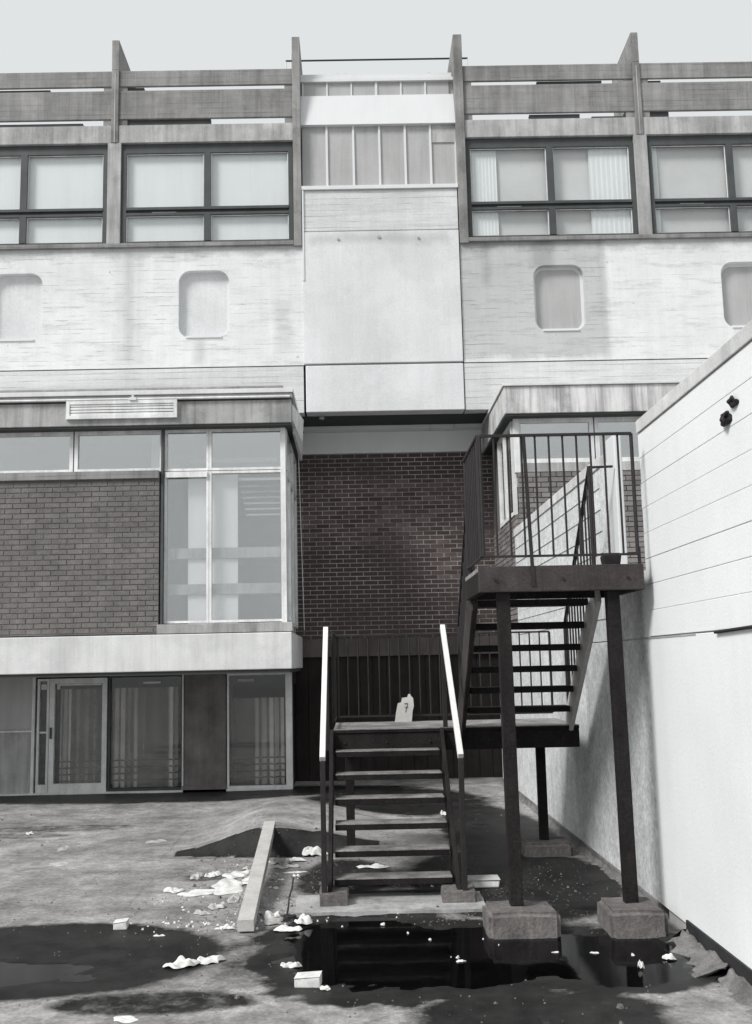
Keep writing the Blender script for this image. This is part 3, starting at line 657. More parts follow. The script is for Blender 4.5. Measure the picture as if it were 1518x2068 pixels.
def curtain(x0, x1, lb, y=SY+.16, z0=.07, z1=1.66, fold=.065, seed=0):
    rnd = random.Random(seed); n = 260; zr = [z0, z0+.10, z0+.14, z0+.20, z0+.24, z0+.30, z0+.34, z0+.40, z0+.44, z0+.52, 1.0, z1]
    ph = [rnd.uniform(0, 6) for _ in range(4)]; root = thing('curtain', lb, 'curtain'); root.location = ((x0+x1)/2, y, z0)
    c = Vector(root.location)
    def pt(i, z):
        x = x0+(x1-x0)*i/n; u = x*30+1.6*math.sin(x*3.1+ph[3])+ph[0]; a = .45+.55*math.sin(x*6+ph[1])
        gather = 1-.10*math.sin(x*9+ph[2])*(z-z0)/(z1-z0)
        return Vector((x+.015*math.sin(u*.5+ph[3])*gather, y+fold*a*math.sin(u+.8*math.sin(x*7))*(.6+.4*(z1-z)/(z1-z0)), z))-c
    def sheet(za, zb, name, mat, dy=0):
        v, f = [], []
        for i in range(n+1):
            for z in (za, zb): p = pt(i, z); p.y += dy; v.append(tuple(p))
            if i: f.append((2*i-2, 2*i, 2*i+1, 2*i-1))
        me = bpy.data.meshes.new(name); me.from_pydata(v, [], f); me.materials.append(M[mat]); me.polygons.foreach_set('use_smooth', [True]*len(f))
        return link(name, me, root)
    sheet(z0, z1, 'cloth', 'curtain')
    for k in range(1, 8, 2): sheet(zr[k], zr[k]+.022, 'hem_stripe', 'curtain_b', -.004)
curtain(-4.68, -4.02, 'long curtain with dark hem stripes behind the glazed shop door', seed=1)
curtain(-3.84, -2.82, 'wide pale curtain with dark hem stripes in the window between door and dark pier', seed=2)
curtain(-2.0, -1.16, 'brownish curtain in the narrow shop window right of the dark pier', z1=1.40, seed=3)

# hanging sign box and cable at the corner of the left wing
sg = thing('sign_box', 'small pale box sign hanging from the fascia corner of the left wing', 'sign')
MB().hexa([(-.90, 14.35, 5.42), (-.87, 14.35, 5.42), (-.78, 15.3, 5.30), (-.82, 15.3, 5.30), (-.90, 14.35, 5.66), (-.87, 14.35, 5.66), (-.76, 15.3, 5.66), (-.80, 15.3, 5.66)]).build('case', 'frame_white', sg)
MB().hexa([(-.888, 14.6, 5.28), (-.858, 14.6, 5.28), (-.79, 15.3, 5.02), (-.83, 15.3, 5.02), (-.888, 14.6, 5.44), (-.850, 14.6, 5.44), (-.772, 15.3, 5.50), (-.82, 15.3, 5.50)]).build('face', 'grey_glass', sg)
o = link('cable', MB().tube((-.845, 15.3, 5.03), (-.835, 16.2, 2.45), .006, 6).tube((-.845, 15.3, 5.03), (-.84, 15.2, 5.2), .006, 6).mesh('c')); o.data.materials.append(M['frame_white'])
tag(o, 'thin pale cable hanging down the left edge of the dark brick recess', 'cable')

# ------------------------------------------------------------------ right shop wing
rg = thing('side_wing', 'right wing with streaked fascia and white framed windows behind the stair railing', 'building')
XS, XE2 = 2.18, 10.6
B(XS+.004, XE2, FY, 17.0, 5.43, 5.83).build('fascia', 'fascia_r', rg, .008)
B(XS-.02, XE2, FY-.03, 16.8, 5.835, 5.875).build('roof_trim', 'flash', rg, .004)
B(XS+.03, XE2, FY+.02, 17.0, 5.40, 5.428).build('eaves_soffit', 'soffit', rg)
XW = 2.36
for a, b in ((XW+.02, 3.50), (3.52, 4.95), (4.97, 6.5), (6.52, 8.2)):
    pane_win(rg, a, b, 4.74, 5.40, WY, 'glass_dull', .06)
B(XW-.03, XW+.05, WY-.05, WY+.06, 4.6, 5.40).build('corner_post', 'frame_white', rg, .004)
B(XW+.05, XE2, WY-.07, WY+.1, 4.60, 4.735).build('window_sill', 'concrete_pale', rg, .005)
B(XW, XE2, 16.9, 17.0, 2.5, 5.40).build('back_wall', 'room', rg); B(XW+.05, XE2, WY+.1, 17, 4.45, 4.59).build('floor', 'room', rg)
B(XW+.1, XE2, WY+.1, 16.9, 5.36, 5.398).build('ceiling', 'room', rg)
B(XW+.03, XE2, WY-.035, WY+.1, 1.9, 4.60).build('mortar_bed', 'mortar_grey', rg)
brick_field(rg, 'side_brick', 'brick_side', XW, 5.2, WY-.06, 3.70, 12, 300, keep=lambda x, z: x < 4.6, stuffname='brick_mass', stag=1)
brick_field(rg, 'side_brick_low', 'brick_side', XW, 5.2, WY-.06, 2.35, 18, 0, stuffname='brick_mass')
# recess side of the right wing
for a, b in ((14.55, 15.3), (15.32, 16.0)):
    q = MB().box(XW-.05, XW+.01, a, a+.07, 4.0, 5.40).box(XW-.05, XW+.01, b-.07, b, 4.0, 5.40).box(XW-.048, XW+.01, a+.07, b-.07, 4.0, 4.06).box(XW-.048, XW+.01, a+.07, b-.07, 5.34, 5.40).build('side_window', 'frame_white', rg)
    B(XW-.02, XW-.013, a+.07, b-.07, 4.06, 5.34).build('pane', 'glass', q)
B(XW-.01, XW+.1, 14.42, 17.0, 1.9, 4.0).build('side_mortar_bed', 'mortar_grey', rg)
brick_field(rg, 'return_brick', 'brick_side', 14.42, 16.9, XW-.032, 2.5, 20, 140, axis='y', keep=lambda y, z: y < 16.3 and z > 2.9, stuffname='return_brick_mass')
B(XW-.01, XW+.1, 16.02, 17.0, 4.0, 5.40).build('side_wall', 'brick_side', rg)
mo = link('roof_weeds', MB().mesh('w')); bpy.data.objects.remove(mo)

# ------------------------------------------------------------------ yard wall on the right, with the opening at the platform
yw = thing('yard_wall', 'high white painted wall running back along the right side, with a doorway gap beside the stair platform', 'wall')
WX, WT = 2.20, .28
def wseg(name, y0, y1, z0, z1, mat='yard_wall', dx=0, bev=.004, th=None): B(WX+dx, WX+(th or WT), y0, y1, z0, z1).build(name, mat, yw, bev)
NEAR = 7.65
B(WX+.02, WX+WT-.02, -3, NEAR-.01, .0, 3.60).build('core', 'joint', yw)
wseg('coping', -3, 5.9, 3.622, 3.72, 'coping', -.012); wseg('coping', 5.904, NEAR, 3.622, 3.72, 'coping', -.012)
z = 3.616
for i in range(8):
    rr = random.Random(i)
    wseg('course', -3, NEAR+rr.uniform(-.01, .012), z-.195+.0022, z, dx=rr.uniform(-.002, .002)); z -= .195
wseg('lower_panel', -3, NEAR+.0, .10, z-.007)
# beyond the doorway gap
wseg('lower_panel', NEAR+.002, 16.0, .10, 2.045, dx=.001); wseg('threshold', NEAR+.002, 8.62, 2.052, 2.56)
wseg('course', 8.62, 13.9, 2.562, 3.60, dx=.002, th=.09); wseg('course', 8.62, 13.9, 2.052, 2.56, dx=.001, th=.09)
for i in range(7): B(WX-.006, WX+.004, 8.9+.01*i, 13.85, 2.25+i*.195, 2.2535+i*.195).build('joint_line', 'joint', yw)
wseg('coping', 8.9, 13.9, 3.60, 3.70, 'coping', -.012, th=.10); wseg('gate_pier', 8.34, 8.62, 2.562, 3.78, 'panel_white', -.01, .01, .055); wseg('gate_pier', 8.622, 8.9, 2.562, 3.70, 'concrete_pale', .01, .01, .08)
wseg('course', 13.902, 16.0, 2.052, 2.35, dx=.002)
MB().tube((WX-.015, -3, 2.10), (WX-.015, 5.4, 2.062), .011, 6).tube((WX-.015, 5.4, 2.062), (WX-.014, 6.2, 2.046), .011, 6).build('cable', 'iron', yw)
B(WX-.004, WX+.03, 6.6, 8.9, 2.040, 2.052).build('joint_line', 'joint', yw)
# bitumen skirting and cement fillet along its foot
B(WX-.015, WX+WT, -3, 7.15, -.05, .135).build('skirting', 'bitumen', yw, .004)
B(WX-.012, WX+WT, 7.8, 16.0, -.05, .10).build('skirting', 'fillet', yw, .004)
def fillet(y0, y1, wdt, h, seed, mat='fillet'):
    v, f = [], []; n = max(2, int((y1-y0)/.025))
    for j in range(n+1):
        y = y0+(y1-y0)*j/n
        for k in range(7):
            a = k/6*math.pi/2; jit = .035*noise.noise(Vector((y*4.5, k*.6, seed)))+.030*noise.noise(Vector((y*13, k*1.4, seed)))
            v.append((WX-.016-(wdt+jit*2)*(1-math.sin(a)), y, -.03+(h+jit+.03)*math.sin(math.pi/2*(k/6))*1.0 if k else -.03))
        if j: b = j*7; f += [(b-7+k, b-6+k, b+k+1, b+k) for k in range(6)]
    f.append(tuple(range(7))); f.append(tuple(range(n*7, n*7+7)))
    me = bpy.data.meshes.new('cement_fillet'); me.from_pydata(v, [], f); me.materials.append(M[mat]); me.polygons.foreach_set('use_smooth', [True]*len(f))
    link('cement_fillet', me, yw)
fillet(-1, 6.28, .17, .06, 1); fillet(6.34, 7.12, .20, .07, 5); fillet(8.1, 16.0, .07, .07, 3)
# terrace floor on the far side of the wall
B(WX+WT, 10.6, -3, 14.38, 2.3, 2.55).build('terrace', 'concrete_pale', kind='structure')
for i, (y, z, s, lb) in enumerate(((5.66, 3.355, .05, 'upper dark rusty lump fixed to the white wall near its top'), (5.80, 3.285, .06, 'lower dark rusty lump fixed to the white wall near its top'))):
    bm = bmesh.new(); bmesh.ops.create_icosphere(bm, subdivisions=3, radius=s)
    for vtx in bm.verts:
        vtx.co *= 1+1.1*noise.noise(vtx.co*19+Vector((i*5, 0, 0))); vtx.co.z *= .6; vtx.co.x *= .5; vtx.co.y *= 1.1
    me = bpy.data.meshes.new('fixing'); bm.to_mesh(me); bm.free(); me.materials.append(M['iron'])
    tag(link('wall_bracket', me, loc=(WX-.01, y, z)), lb, 'bracket')

# ------------------------------------------------------------------ the outdoor staircase
st = thing('staircase', 'dark open tread outdoor staircase with white rails, half landing and railed upper platform', 'staircase')
RI, D1, GO = .185, 8.45, .19
xa, xb = -.235, .745
def lineY(k): return D1+GO*(k-1)
# flight 1: seven treads up to the half landing
for k in range(1, 7):
    y = lineY(k); zz = RI*k
    B(xa+.02, xb-.02, y, y+.225, zz-.052, zz-.004).build('tread', 'timber', st, .004)
    B(xa+.022, xb-.022, y-.002, y+.224, zz-.0035, zz+.003).build('lit_tread_top', 'tread', st)  # paler skin puts the top light into the colour over a dark body
for x0 in (xa-.035, xb):
    x1 = x0+.035
    MB().hexa([(x0, 8.28, .12), (x1, 8.28, .12), (x1, 8.60, .10), (x0, 8.60, .10), (x0, lineY(7)-.02, 1.30), (x1, lineY(7)-.02, 1.30), (x1, lineY(7)+.12, 1.06), (x0, lineY(7)+.12, 1.06)]).build('stringer', 'timber', st, .004)
    xo = x0-.045 if x0 < 0 else x1+.0
    xo0, xo1 = (x0-.045, x0-.004) if x0 < 0 else (x1+.004, x1+.045)
    B(xo0, xo1, 8.25, 8.30, .12, 1.13).build('newel_post', 'iron', st, .003)
    a = Vector(((xo0+xo1)/2, 8.27, 1.15)); b = Vector(((xo0+xo1)/2, lineY(7)+.05, 2.235))
    MB().bar(a, b, .046, .05).build('handrail', 'rail_white', st, .004)
    B(xo0, xo1, lineY(7)+.03, lineY(7)+.07, 1.1, 2.17).build('newel_post', 'iron', st, .003)
LZ, LY0, LY1 = 1.295, lineY(7), 10.75
LX1 = 2.05
B(xa, LX1, LY0, LY1, LZ-.035, LZ-.006).build('landing_deck', 'timber', st, .004)
B(xa, LX1, LY0-.003, LY1, LZ-.0055, LZ+.0).build('lit_landing_top', 'tread', st)  # same painted top light on the landing
B(xa, LX1, LY0+.012, LY0+.07, LZ-.205, LZ-.036).build('landing_beam', 'timber', st, .005)
B(xa, LX1, LY1-.06, LY1, LZ-.205, LZ-.036).build('landing_beam', 'timber', st, .005)
for xx in (xa, .6, 1.3, LX1-.06): B(xx, xx+.06, LY0+.071, LY1-.061, LZ-.20, LZ-.036).build('landing_joist', 'timber', st)
for xx, yy in ((-.14, 10.35), (1.75, 10.22)): B(xx, xx+.085, yy, yy+.085, .14 if xx > 0 else 0, LZ-.205).build('post', 'timber', st, .004)
def balustrade(p, q, h, n, name='balustrade', bar_h=.02, low=.06, skip=()):
    """sloping or level railing: rails plus balusters, as a part with sub-parts"""
    p, q = Vector(p), Vector(q); H_ = Vector((0, 0, h)); L_ = Vector((0, 0, low))
    r_ = MB().bar(p+H_, q+H_, .032, .018).build(name, 'iron', st)
    MB().bar(p+L_, q+L_, .025, bar_h).build('bottom_rail', 'iron', r_)
    for i in range(n+1):
        if i in skip: continue
        c = p.lerp(q, i/n); w_ = .0085 if 0 < i < n else .014
        MB().tube(c+L_, c+H_, w_, 6).build('baluster', 'iron', r_)
    return r_
balustrade((xa+.03, LY1-.03, LZ), (LX1-.03, LY1-.03, LZ), .90, 21)
balustrade((xa, LY0+.12, LZ), (xa, LY1-.05, LZ), .90, 9)
# platform on tall posts
PZ, PY0, PY1 = 2.59, 7.42, 8.36
PX0, PX1 = .90, 2.12
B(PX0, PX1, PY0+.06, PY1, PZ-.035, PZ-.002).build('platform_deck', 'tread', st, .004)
B(PX0, PX1, PY0, PY0+.055, PZ-.19, PZ).build('platform_beam', 'timber_grey', st, .005)
B(PX0, PX1, PY1-.055, PY1-.001, PZ-.19, PZ-.036).build('platform_beam', 'timber', st, .005)
for xx in (PX0, PX1-.055): B(xx, xx+.055, PY0+.056, PY1-.056, PZ-.19, PZ-.036).build('platform_beam', 'timber', st, .005)
for a, b in (((1.085, 2.40), (1.095, .17)), ((1.90, 2.40), (1.915, .17))):
    MB().hexa([(b[0]-.047, PY0+.06, b[1]), (b[0]+.047, PY0+.06, b[1]), (b[0]+.047, PY0+.15, b[1]), (b[0]-.047, PY0+.15, b[1]),
               (a[0]-.047, PY0+.06, a[1]), (a[0]+.047, PY0+.06, a[1]), (a[0]+.047, PY0+.15, a[1]), (a[0]-.047, PY0+.15, a[1])]).build('post', 'timber', st, .005)
B(PX1-.42, PX1, PY0+.16, PY0+.24, 2.0, 2.40).build('brace', 'timber', st) if False else None
balustrade((PX0+.045, PY0+.03, PZ), (PX1-.03, PY0+.03, PZ), .99, 11, bar_h=.016, low=.075)
MB().bar((1.30, PY0-.006, 2.44), (1.275, PY0+.02, 3.58), .026, .012, (0, 1, 0)).build('newel_post', 'iron', st)
balustrade((PX0+.03, PY0+.04, PZ), (PX0+.03, PY1+.02, PZ), .99, 8, bar_h=.016, low=.075)
B(PX1-.03, PX1-.01, PY0+.02, PY0+.04, PZ, PZ+.13).build('newel_post', 'iron', st)
# flight 2: from the half landing up towards the camera
fxa, fxb = .985, 1.955
def f2(k): return LY0+.02-GO*(k)
for k in range(1, 7):
    y = f2(k); zz = LZ+RI*k
    B(fxa+.02, fxb-.02, y-.01, y+.21, zz-.055, zz).build('tread', 'timber', st, .005)
ye = PY1-.02; ys_ = LY0+.02
for x0, mt in ((fxa-.04, 'timber_grey'), (fxb, 'plank')):  # right stringer's pale colour stands in for sunlight on its face
    x1 = x0+.04
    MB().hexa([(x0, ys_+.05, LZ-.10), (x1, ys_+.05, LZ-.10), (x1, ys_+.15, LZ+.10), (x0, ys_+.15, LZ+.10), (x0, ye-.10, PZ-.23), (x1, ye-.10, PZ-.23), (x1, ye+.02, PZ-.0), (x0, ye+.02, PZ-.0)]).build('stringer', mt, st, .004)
for xx in (fxa-.02, fxb+.02):
    balustrade((xx, ye+.02, PZ-.03), (xx, ys_+.06, LZ+.0), .93, 11)
    MB().tube((xx, ye+.02, 2.4), (xx, ye+.02, PZ+.92), .018, 8).build('newel_post', 'iron', st)
    MB().tube((xx, ys_+.05, LZ-.1), (xx, ys_+.05, LZ+.95), .018, 8).build('newel_post', 'iron', st)
MB().bar((fxb+.02, ye, PZ+.905), (2.17, ye, PZ+.91), .02, .018).build('rail_tie', 'iron', st)
for bx in (PX0+.12, PX0+.62, PX1-.12):
    MB().tube((bx, PY0-.012, PZ-.10), (bx, PY0+.002, PZ-.10), .012, 8).build('bolt', 'iron', st)
for bx in (xa+.1, .25, .65, 1.2, 1.9):
    MB().tube((bx, LY0-.002, LZ-.12), (bx, LY0+.014, LZ-.12), .012, 8).build('bolt', 'iron', st)
# inner skirting plate closing the flight's left side, as the photo shows it nearly solid
MB().hexa([(fxa-.055, ys_+.0, LZ-.2), (fxa-.042, ys_+.0, LZ-.2), (fxa-.042, ys_+.12, LZ+.13), (fxa-.055, ys_+.12, LZ+.13), (fxa-.055, ye-.1, PZ-.28), (fxa-.042, ye-.1, PZ-.28), (fxa-.042, ye+.02, PZ+.06), (fxa-.055, ye+.02, PZ+.06)]).build('side_plate', 'timber_grey', st)

# concrete plinths
def block(x0, x1, y0, y1, z1, lb, z0=-.06, mat='plinth', bev=.03):
    o = B(-(x1-x0)/2, (x1-x0)/2, -(y1-y0)/2, (y1-y0)/2, z0, z1).build('concrete_block', mat, None, 0)
    o.location = ((x0+x1)/2, (y0+y1)/2, 0)
    bm = bmesh.new(); bm.from_mesh(o.data); bmesh.ops.bevel(bm, geom=bm.edges[:], offset=bev, segments=3, affect='EDGES')
    bmesh.ops.subdivide_edges(bm, edges=[e for e in bm.edges if e.calc_length() > .1], cuts=5, use_grid_fill=True)
    for v_ in bm.verts:
        p_ = v_.co+Vector(o.location); v_.co += Vector((noise.noise(p_*5), noise.noise(p_*5+Vector((9, 0, 0))), noise.noise(p_*5+Vector((0, 9, 0)))))*.012
    bm.to_mesh(o.data); bm.free(); tag(o, lb, 'block')
block(.87, 1.37, 7.30, 7.70, .165, 'rounded concrete block under the left tall platform post')
block(1.70, 2.10, 7.24, 7.70, .175, 'rounded concrete block under the right tall platform post against the wall')
block(1.56, 2.04, 10.05, 10.45, .15, 'dark concrete block under the far landing post by the wall')
block(-.335, -.105, 8.22, 8.50, .125, 'small concrete block under the left foot of the lower flight', bev=.008)
block(.63, .89, 8.24, 8.52, .125, 'small concrete block under the right foot of the lower flight', bev=.008)

v_ = []
sl_ = B(-.74, .74, -.30, .30, -.05, .032).build('foot_slab', 'fascia')
sl_.location = (.215, 8.33, 0)
bm = bmesh.new(); bm.from_mesh(sl_.data); bmesh.ops.subdivide_edges(bm, edges=bm.edges[:], cuts=9, use_grid_fill=True)
for q in bm.verts:
    p_ = q.co+Vector(sl_.location); q.co.y += .025*noise.noise(p_*3.3); q.co.z += .006*noise.noise(p_*4); q.co.x += .02*noise.noise(p_*5)
bm.to_mesh(sl_.data); bm.free(); tag(sl_, 'long low concrete slab under both feet of the lower flight', 'slab')

# ------------------------------------------------------------------ things lying about
bm_ = MB().hexa([(-.90, 7.55, .01), (-.77, 7.55, .01), (-.77, 7.551, .10), (-.90, 7.551, .10), (-1.02, 11.2, .215), (-.90, 11.2, .215), (-.90, 11.201, .305), (-1.02, 11.201, .305)])
pk = link('timber_beam', MB().bar((-.835, 7.56, .062), (-.945, 10.86, .255), .118, .085).mesh('t'), None, .004); pk.data.materials.append(M['plank'])
tag(pk, 'long bleached timber beam lying on the asphalt with its far end on the felt hump', 'beam')
cp = thing('cardboard_sign', 'torn piece of pale cardboard with a handwritten mark standing on the stair landing', 'cardboard')
poly = [(-.10, 0), (.075, 0), (.085, .10), (.10, .16), (.095, .24), (.075, .26), (.062, .285), (.045, .28), (.035, .25), (-.02, .245), (-.03, .20), (-.065, .19), (-.085, .10)]
def plate(pts, y0, y1):
    n = len(pts); v = [(x, y0, z) for x, z in pts]+[(x, y1, z) for x, z in pts]
    f = [tuple(range(n)), tuple(range(n, 2*n))[::-1]]+[(i, (i+1) % n, n+(i+1) % n, n+i) for i in range(n)]
    m_ = MB(); m_.v = v; m_.f = f; return m_
cp.location = (.465, 10.62, LZ+.001)
plate(poly, 0, .006).build('sheet', 'card', cp)
mk = MB()
for a, b in (((.0, .185), (.035, .19)), ((.035, .19), (.012, .10)), ((.005, .145), (.04, .15))): mk.bar((a[0], -.003, a[1]), (b[0], -.003, b[1]), .003, .007, (0, 1, 0))
mk.build('handwritten_mark', 'ink', cp)
pb = thing('planter_box', 'dark low box standing on the platform edge by the wall', 'box')
pb.location = (1.93, 7.62, PZ)
MB().hexa([(-.06, -.05, 0), (.06, -.05, 0), (.06, .05, 0), (-.06, .05, 0), (-.07, -.06, .085), (.07, -.06, .085), (.07, .06, .085), (-.07, .06, .085)]).build('tub', 'iron', pb, .01)
B(-.062, .062, -.052, .052, .0855, .10).build('soil', 'bitumen', pb, .008)
def crumple(name, lb, cat, x, y, wd, dp, hg, seed, mat='paper', rot=0, z=None, group=None):
    """a torn, creased sheet of paper or plastic: an irregular outline lifted into folds"""
    rnd = random.Random(seed); N = 14; K = 26; v = [(0, 0, hg*.5)]; f = []
    ph = [rnd.uniform(0, 6.28) for _ in range(3)]
    rad = [1+.22*math.sin(2*math.pi*i/K*2+ph[0])+.14*math.sin(2*math.pi*i/K*5+ph[1])+rnd.uniform(-.12, .10) for i in range(K)]
    rings = 6
    for r in range(1, rings+1):
        for i in range(K):
            t = 2*math.pi*i/K; q = r/rings*(1 if r < rings else 1)
            px, py = wd/2*rad[i]*q*math.cos(t), dp/2*rad[i]*q*math.sin(t)
            nz = noise.noise(Vector((px/wd*3.2+seed*3.7, py/dp*3.2, seed)))*.8+.5*abs(noise.noise(Vector((px/wd*4.5, py/dp*4.5, seed+4.4))))
            v.append((px, py, max(.001, hg*(.35+nz)*(1 if r < rings else .35))))
    for i in range(K): f.append((0, 1+i, 1+(i+1) % K))
    for r in range(rings-1):
        for i in range(K):
            a = 1+r*K+i; b = 1+r*K+(i+1) % K; f.append((a, a+K, b+K, b))
    me = bpy.data.meshes.new(name); me.from_pydata(v, [], f); me.materials.append(M[mat])
    o = link(name, me, loc=(x, y, (height(x, y) if z is None else z))); o.rotation_euler[2] = rot
    o.modifiers.new('soft', 'SUBSURF').levels = 1; o.modifiers['soft'].render_levels = 1
    tag(o, lb, cat, group); return o
G_ = 'paper litter on the wet asphalt'
LIT = [
 ('plastic_bag', 'largest crumpled white bag at the left edge of the heap on the big dark puddle', 'bag', -1.16, 6.80, .20, .16, .065, 1, 'paper'),
 ('plastic_bag', 'crumpled white bag with twisted end, right part of the puddle heap', 'bag', -.99, 6.88, .17, .13, .055, 2, 'paper'),
 ('paper_scrap', 'torn white paper at the left foot of the timber beam', 'paper', -1.00, 7.70, .12, .07, .03, 3, 'paper'),
 ('paper_scrap', 'tiny white flake on the near shore of the asphalt left of the beam foot', 'paper', -1.15, 7.84, .045, .03, .02, 4, 'paper'),
 ('crumpled_cup', 'rounded crumpled white cup at the puddle edge right of the cracked hole', 'cup', -.44, 7.82, .15, .15, .085, 5, 'paper'),
 ('paper_scrap', 'ragged pale paper left of the crumpled cup', 'paper', -.66, 7.86, .18, .16, .05, 6, 'paper_dirty'),
 ('paper_scrap', 'white paper strip just below the crumpled cup', 'paper', -.54, 7.60, .18, .09, .045, 7, 'paper'),
 ('paper_scrap', 'white paper floating in the puddle between the cup and the carton', 'paper', -.46, 6.76, .12, .09, .04, 8, 'paper'),
 ('paper_scrap', 'small white scrap beside the squashed carton at the near puddle edge', 'paper', -.23, 6.27, .06, .05, .03, 9, 'paper'),
 ('paper_scrap', 'flat white paper cut by the bottom edge of the picture', 'paper', -1.30, 5.83, .15, .10, .012, 10, 'paper'),
 ('plastic_bag', 'white crumpled bag against the far left stair post', 'bag', -.46, 10.42, .24, .14, .12, 12, 'paper'),
 ('plastic_bag', 'low white crumpled bag between the far beam end and the stair post', 'bag', -.68, 10.22, .26, .14, .05, 13, 'paper'),
 ('paper_scrap', 'dirty torn paper right of the far half of the beam', 'paper', -.70, 9.92, .22, .16, .04, 14, 'paper_dirty'),
 ('paper_scrap', 'long thin white paper lying right of the beam', 'paper', -.62, 9.68, .22, .07, .012, 15, 'paper'),
 ('paper_scrap', 'small white scrap right of the beam, nearest the middle of it', 'paper', -.72, 9.36, .05, .05, .02, 16, 'paper'),
 ('paper_scrap', 'small oval white scrap right of the beam, nearer than its twin', 'paper', -.735, 9.02, .05, .07, .02, 17, 'paper'),
 ('paper_scrap', 'small round scrap at the top of the long crack', 'paper', -.59, 9.50, .06, .05, .025, 18, 'paper'),
 ('newspaper_sheet', 'broad flat newspaper sheet against the left side of the beam', 'newspaper', -1.16, 9.12, .34, .56, .035, 19, 'paper'),
 ('newspaper_sheet', 'torn newspaper sheet left of the broad one', 'newspaper', -1.38, 8.90, .36, .22, .025, 20, 'paper'),
 ('paper_scrap', 'dirty paper in front of the torn newspaper sheets', 'paper', -1.15, 8.40, .13, .22, .035, 21, 'paper_dirty'),
 ('paper_scrap', 'crumpled white paper on the small wet stain left of the beam', 'paper', -1.36, 9.60, .14, .12, .06, 22, 'paper'),
 ('paper_scrap', 'smaller crumpled paper, left one on the small wet stain', 'paper', -1.50, 9.55, .12, .18, .05, 23, 'paper_dirty'),
 ('paper_scrap', 'pale scrap between newspaper and the beam', 'paper', -1.05, 8.62, .12, .20, .03, 24, 'paper_dirty'),
 ('paper_scrap', 'crumpled pale scrap under the far left side of the beam', 'paper', -1.04, 9.85, .12, .2, .05, 25, 'paper_dirty'),
 ('paper_scrap', 'flat pale paper alone on the dry asphalt at far left', 'paper', -2.98, 10.34, .24, .20, .010, 26, 'paper_dirty'),
 ('paper_scrap', 'faint dirty paper on the asphalt behind the flat pale one', 'paper', -3.18, 11.2, .13, .30, .008, 27, 'paper_dirty'),
 ('paper_scrap', 'faint paper patch left of the felt hump', 'paper', -2.25, 11.5, .2, .25, .008, 28, 'paper_dirty'),
 ('paper_scrap', 'white scrap on the far wet streak at the left edge', 'paper', -3.88, 12.25, .10, .15, .03, 29, 'paper'),
 ('paper_scrap', 'long white scrap under the second tread of the lower flight', 'paper', .10, 9.74, .30, .13, .035, 30, 'paper'),
 ('paper_scrap', 'small white scrap in the shadow under the bottom tread', 'paper', .15, 8.98, .10, .06, .03, 31, 'paper'),
 ('paper_scrap', 'tiny white scrap in the puddle in front of the left post block', 'paper', .62, 6.80, .055, .035, .015, 32, 'paper'),
 ('paper_scrap', 'bright white scrap in front of the right post block by the wall', 'paper', 1.94, 6.74, .09, .06, .05, 33, 'paper'),
 ('paper_scrap', 'narrow white scrap standing in the right puddle', 'paper', 1.71, 6.56, .04, .03, .06, 34, 'paper'),
 ('paper_scrap', 'tiny flat scrap in the puddle between the two post blocks, right one', 'paper', 1.505, 6.92, .06, .03, .01, 35, 'paper'),
 ('paper_scrap', 'tiny flat scrap in the puddle between the two post blocks, left one', 'paper', 1.255, 6.95, .04, .02, .01, 36, 'paper'),
 ('paper_scrap', 'tiny white scrap just inside the puddle in front of the stairs', 'paper', .14, 7.75, .04, .04, .025, 37, 'paper'),
 ('paper_scrap', 'white paper far under the landing at the right of the stair flight', 'paper', 1.02, 12.85, .10, .14, .07, 38, 'paper'),
 ('crumpled_cup', 'small white cup seen between the treads of the lower flight', 'cup', .57, 11.9, .09, .09, .06, 39, 'paper'),
]
for nm, lb, cat, x, y, a, b, h, sd_, mt in LIT:
    zz = max(height(x, y), -.004) if y < 9 else None
    crumple(nm, lb, cat, x, y, a, b, h, sd_, mt, rot=0, z=zz, group=G_)
for nm, lb, cat, x, y, a, b, h, sd_, mt in [
 ('paper_scrap', 'torn white paper at the left end of the newspaper heap', 'paper', -1.62, 9.02, .16, .22, .03, 41, 'paper'),
 ('paper_scrap', 'white paper tucked against the middle of the beam', 'paper', -1.0, 9.32, .14, .30, .05, 42, 'paper'),
 ('newspaper_sheet', 'long pale sheet between the small wet stain and the beam', 'newspaper', -1.14, 9.62, .22, .34, .03, 43, 'paper'),
 ('paper_scrap', 'pale scrap on the shore straight left of the near beam end', 'paper', -1.24, 8.18, .12, .12, .03, 44, 'paper_dirty'),
 ('paper_scrap', 'small white piece in the puddle shore below the small white carton', 'paper', -1.45, 7.55, .07, .04, .015, 45, 'paper'),
 ('paper_scrap', 'white rag of paper just right of the near beam end', 'paper', -.68, 8.02, .13, .14, .05, 46, 'paper'),
 ('paper_scrap', 'dirty paper half under the far end of the beam', 'paper', -.78, 10.12, .16, .22, .06, 47, 'paper_dirty')]:
    crumple(nm, lb, cat, x, y, a, b, h, sd_, mt, group=G_)
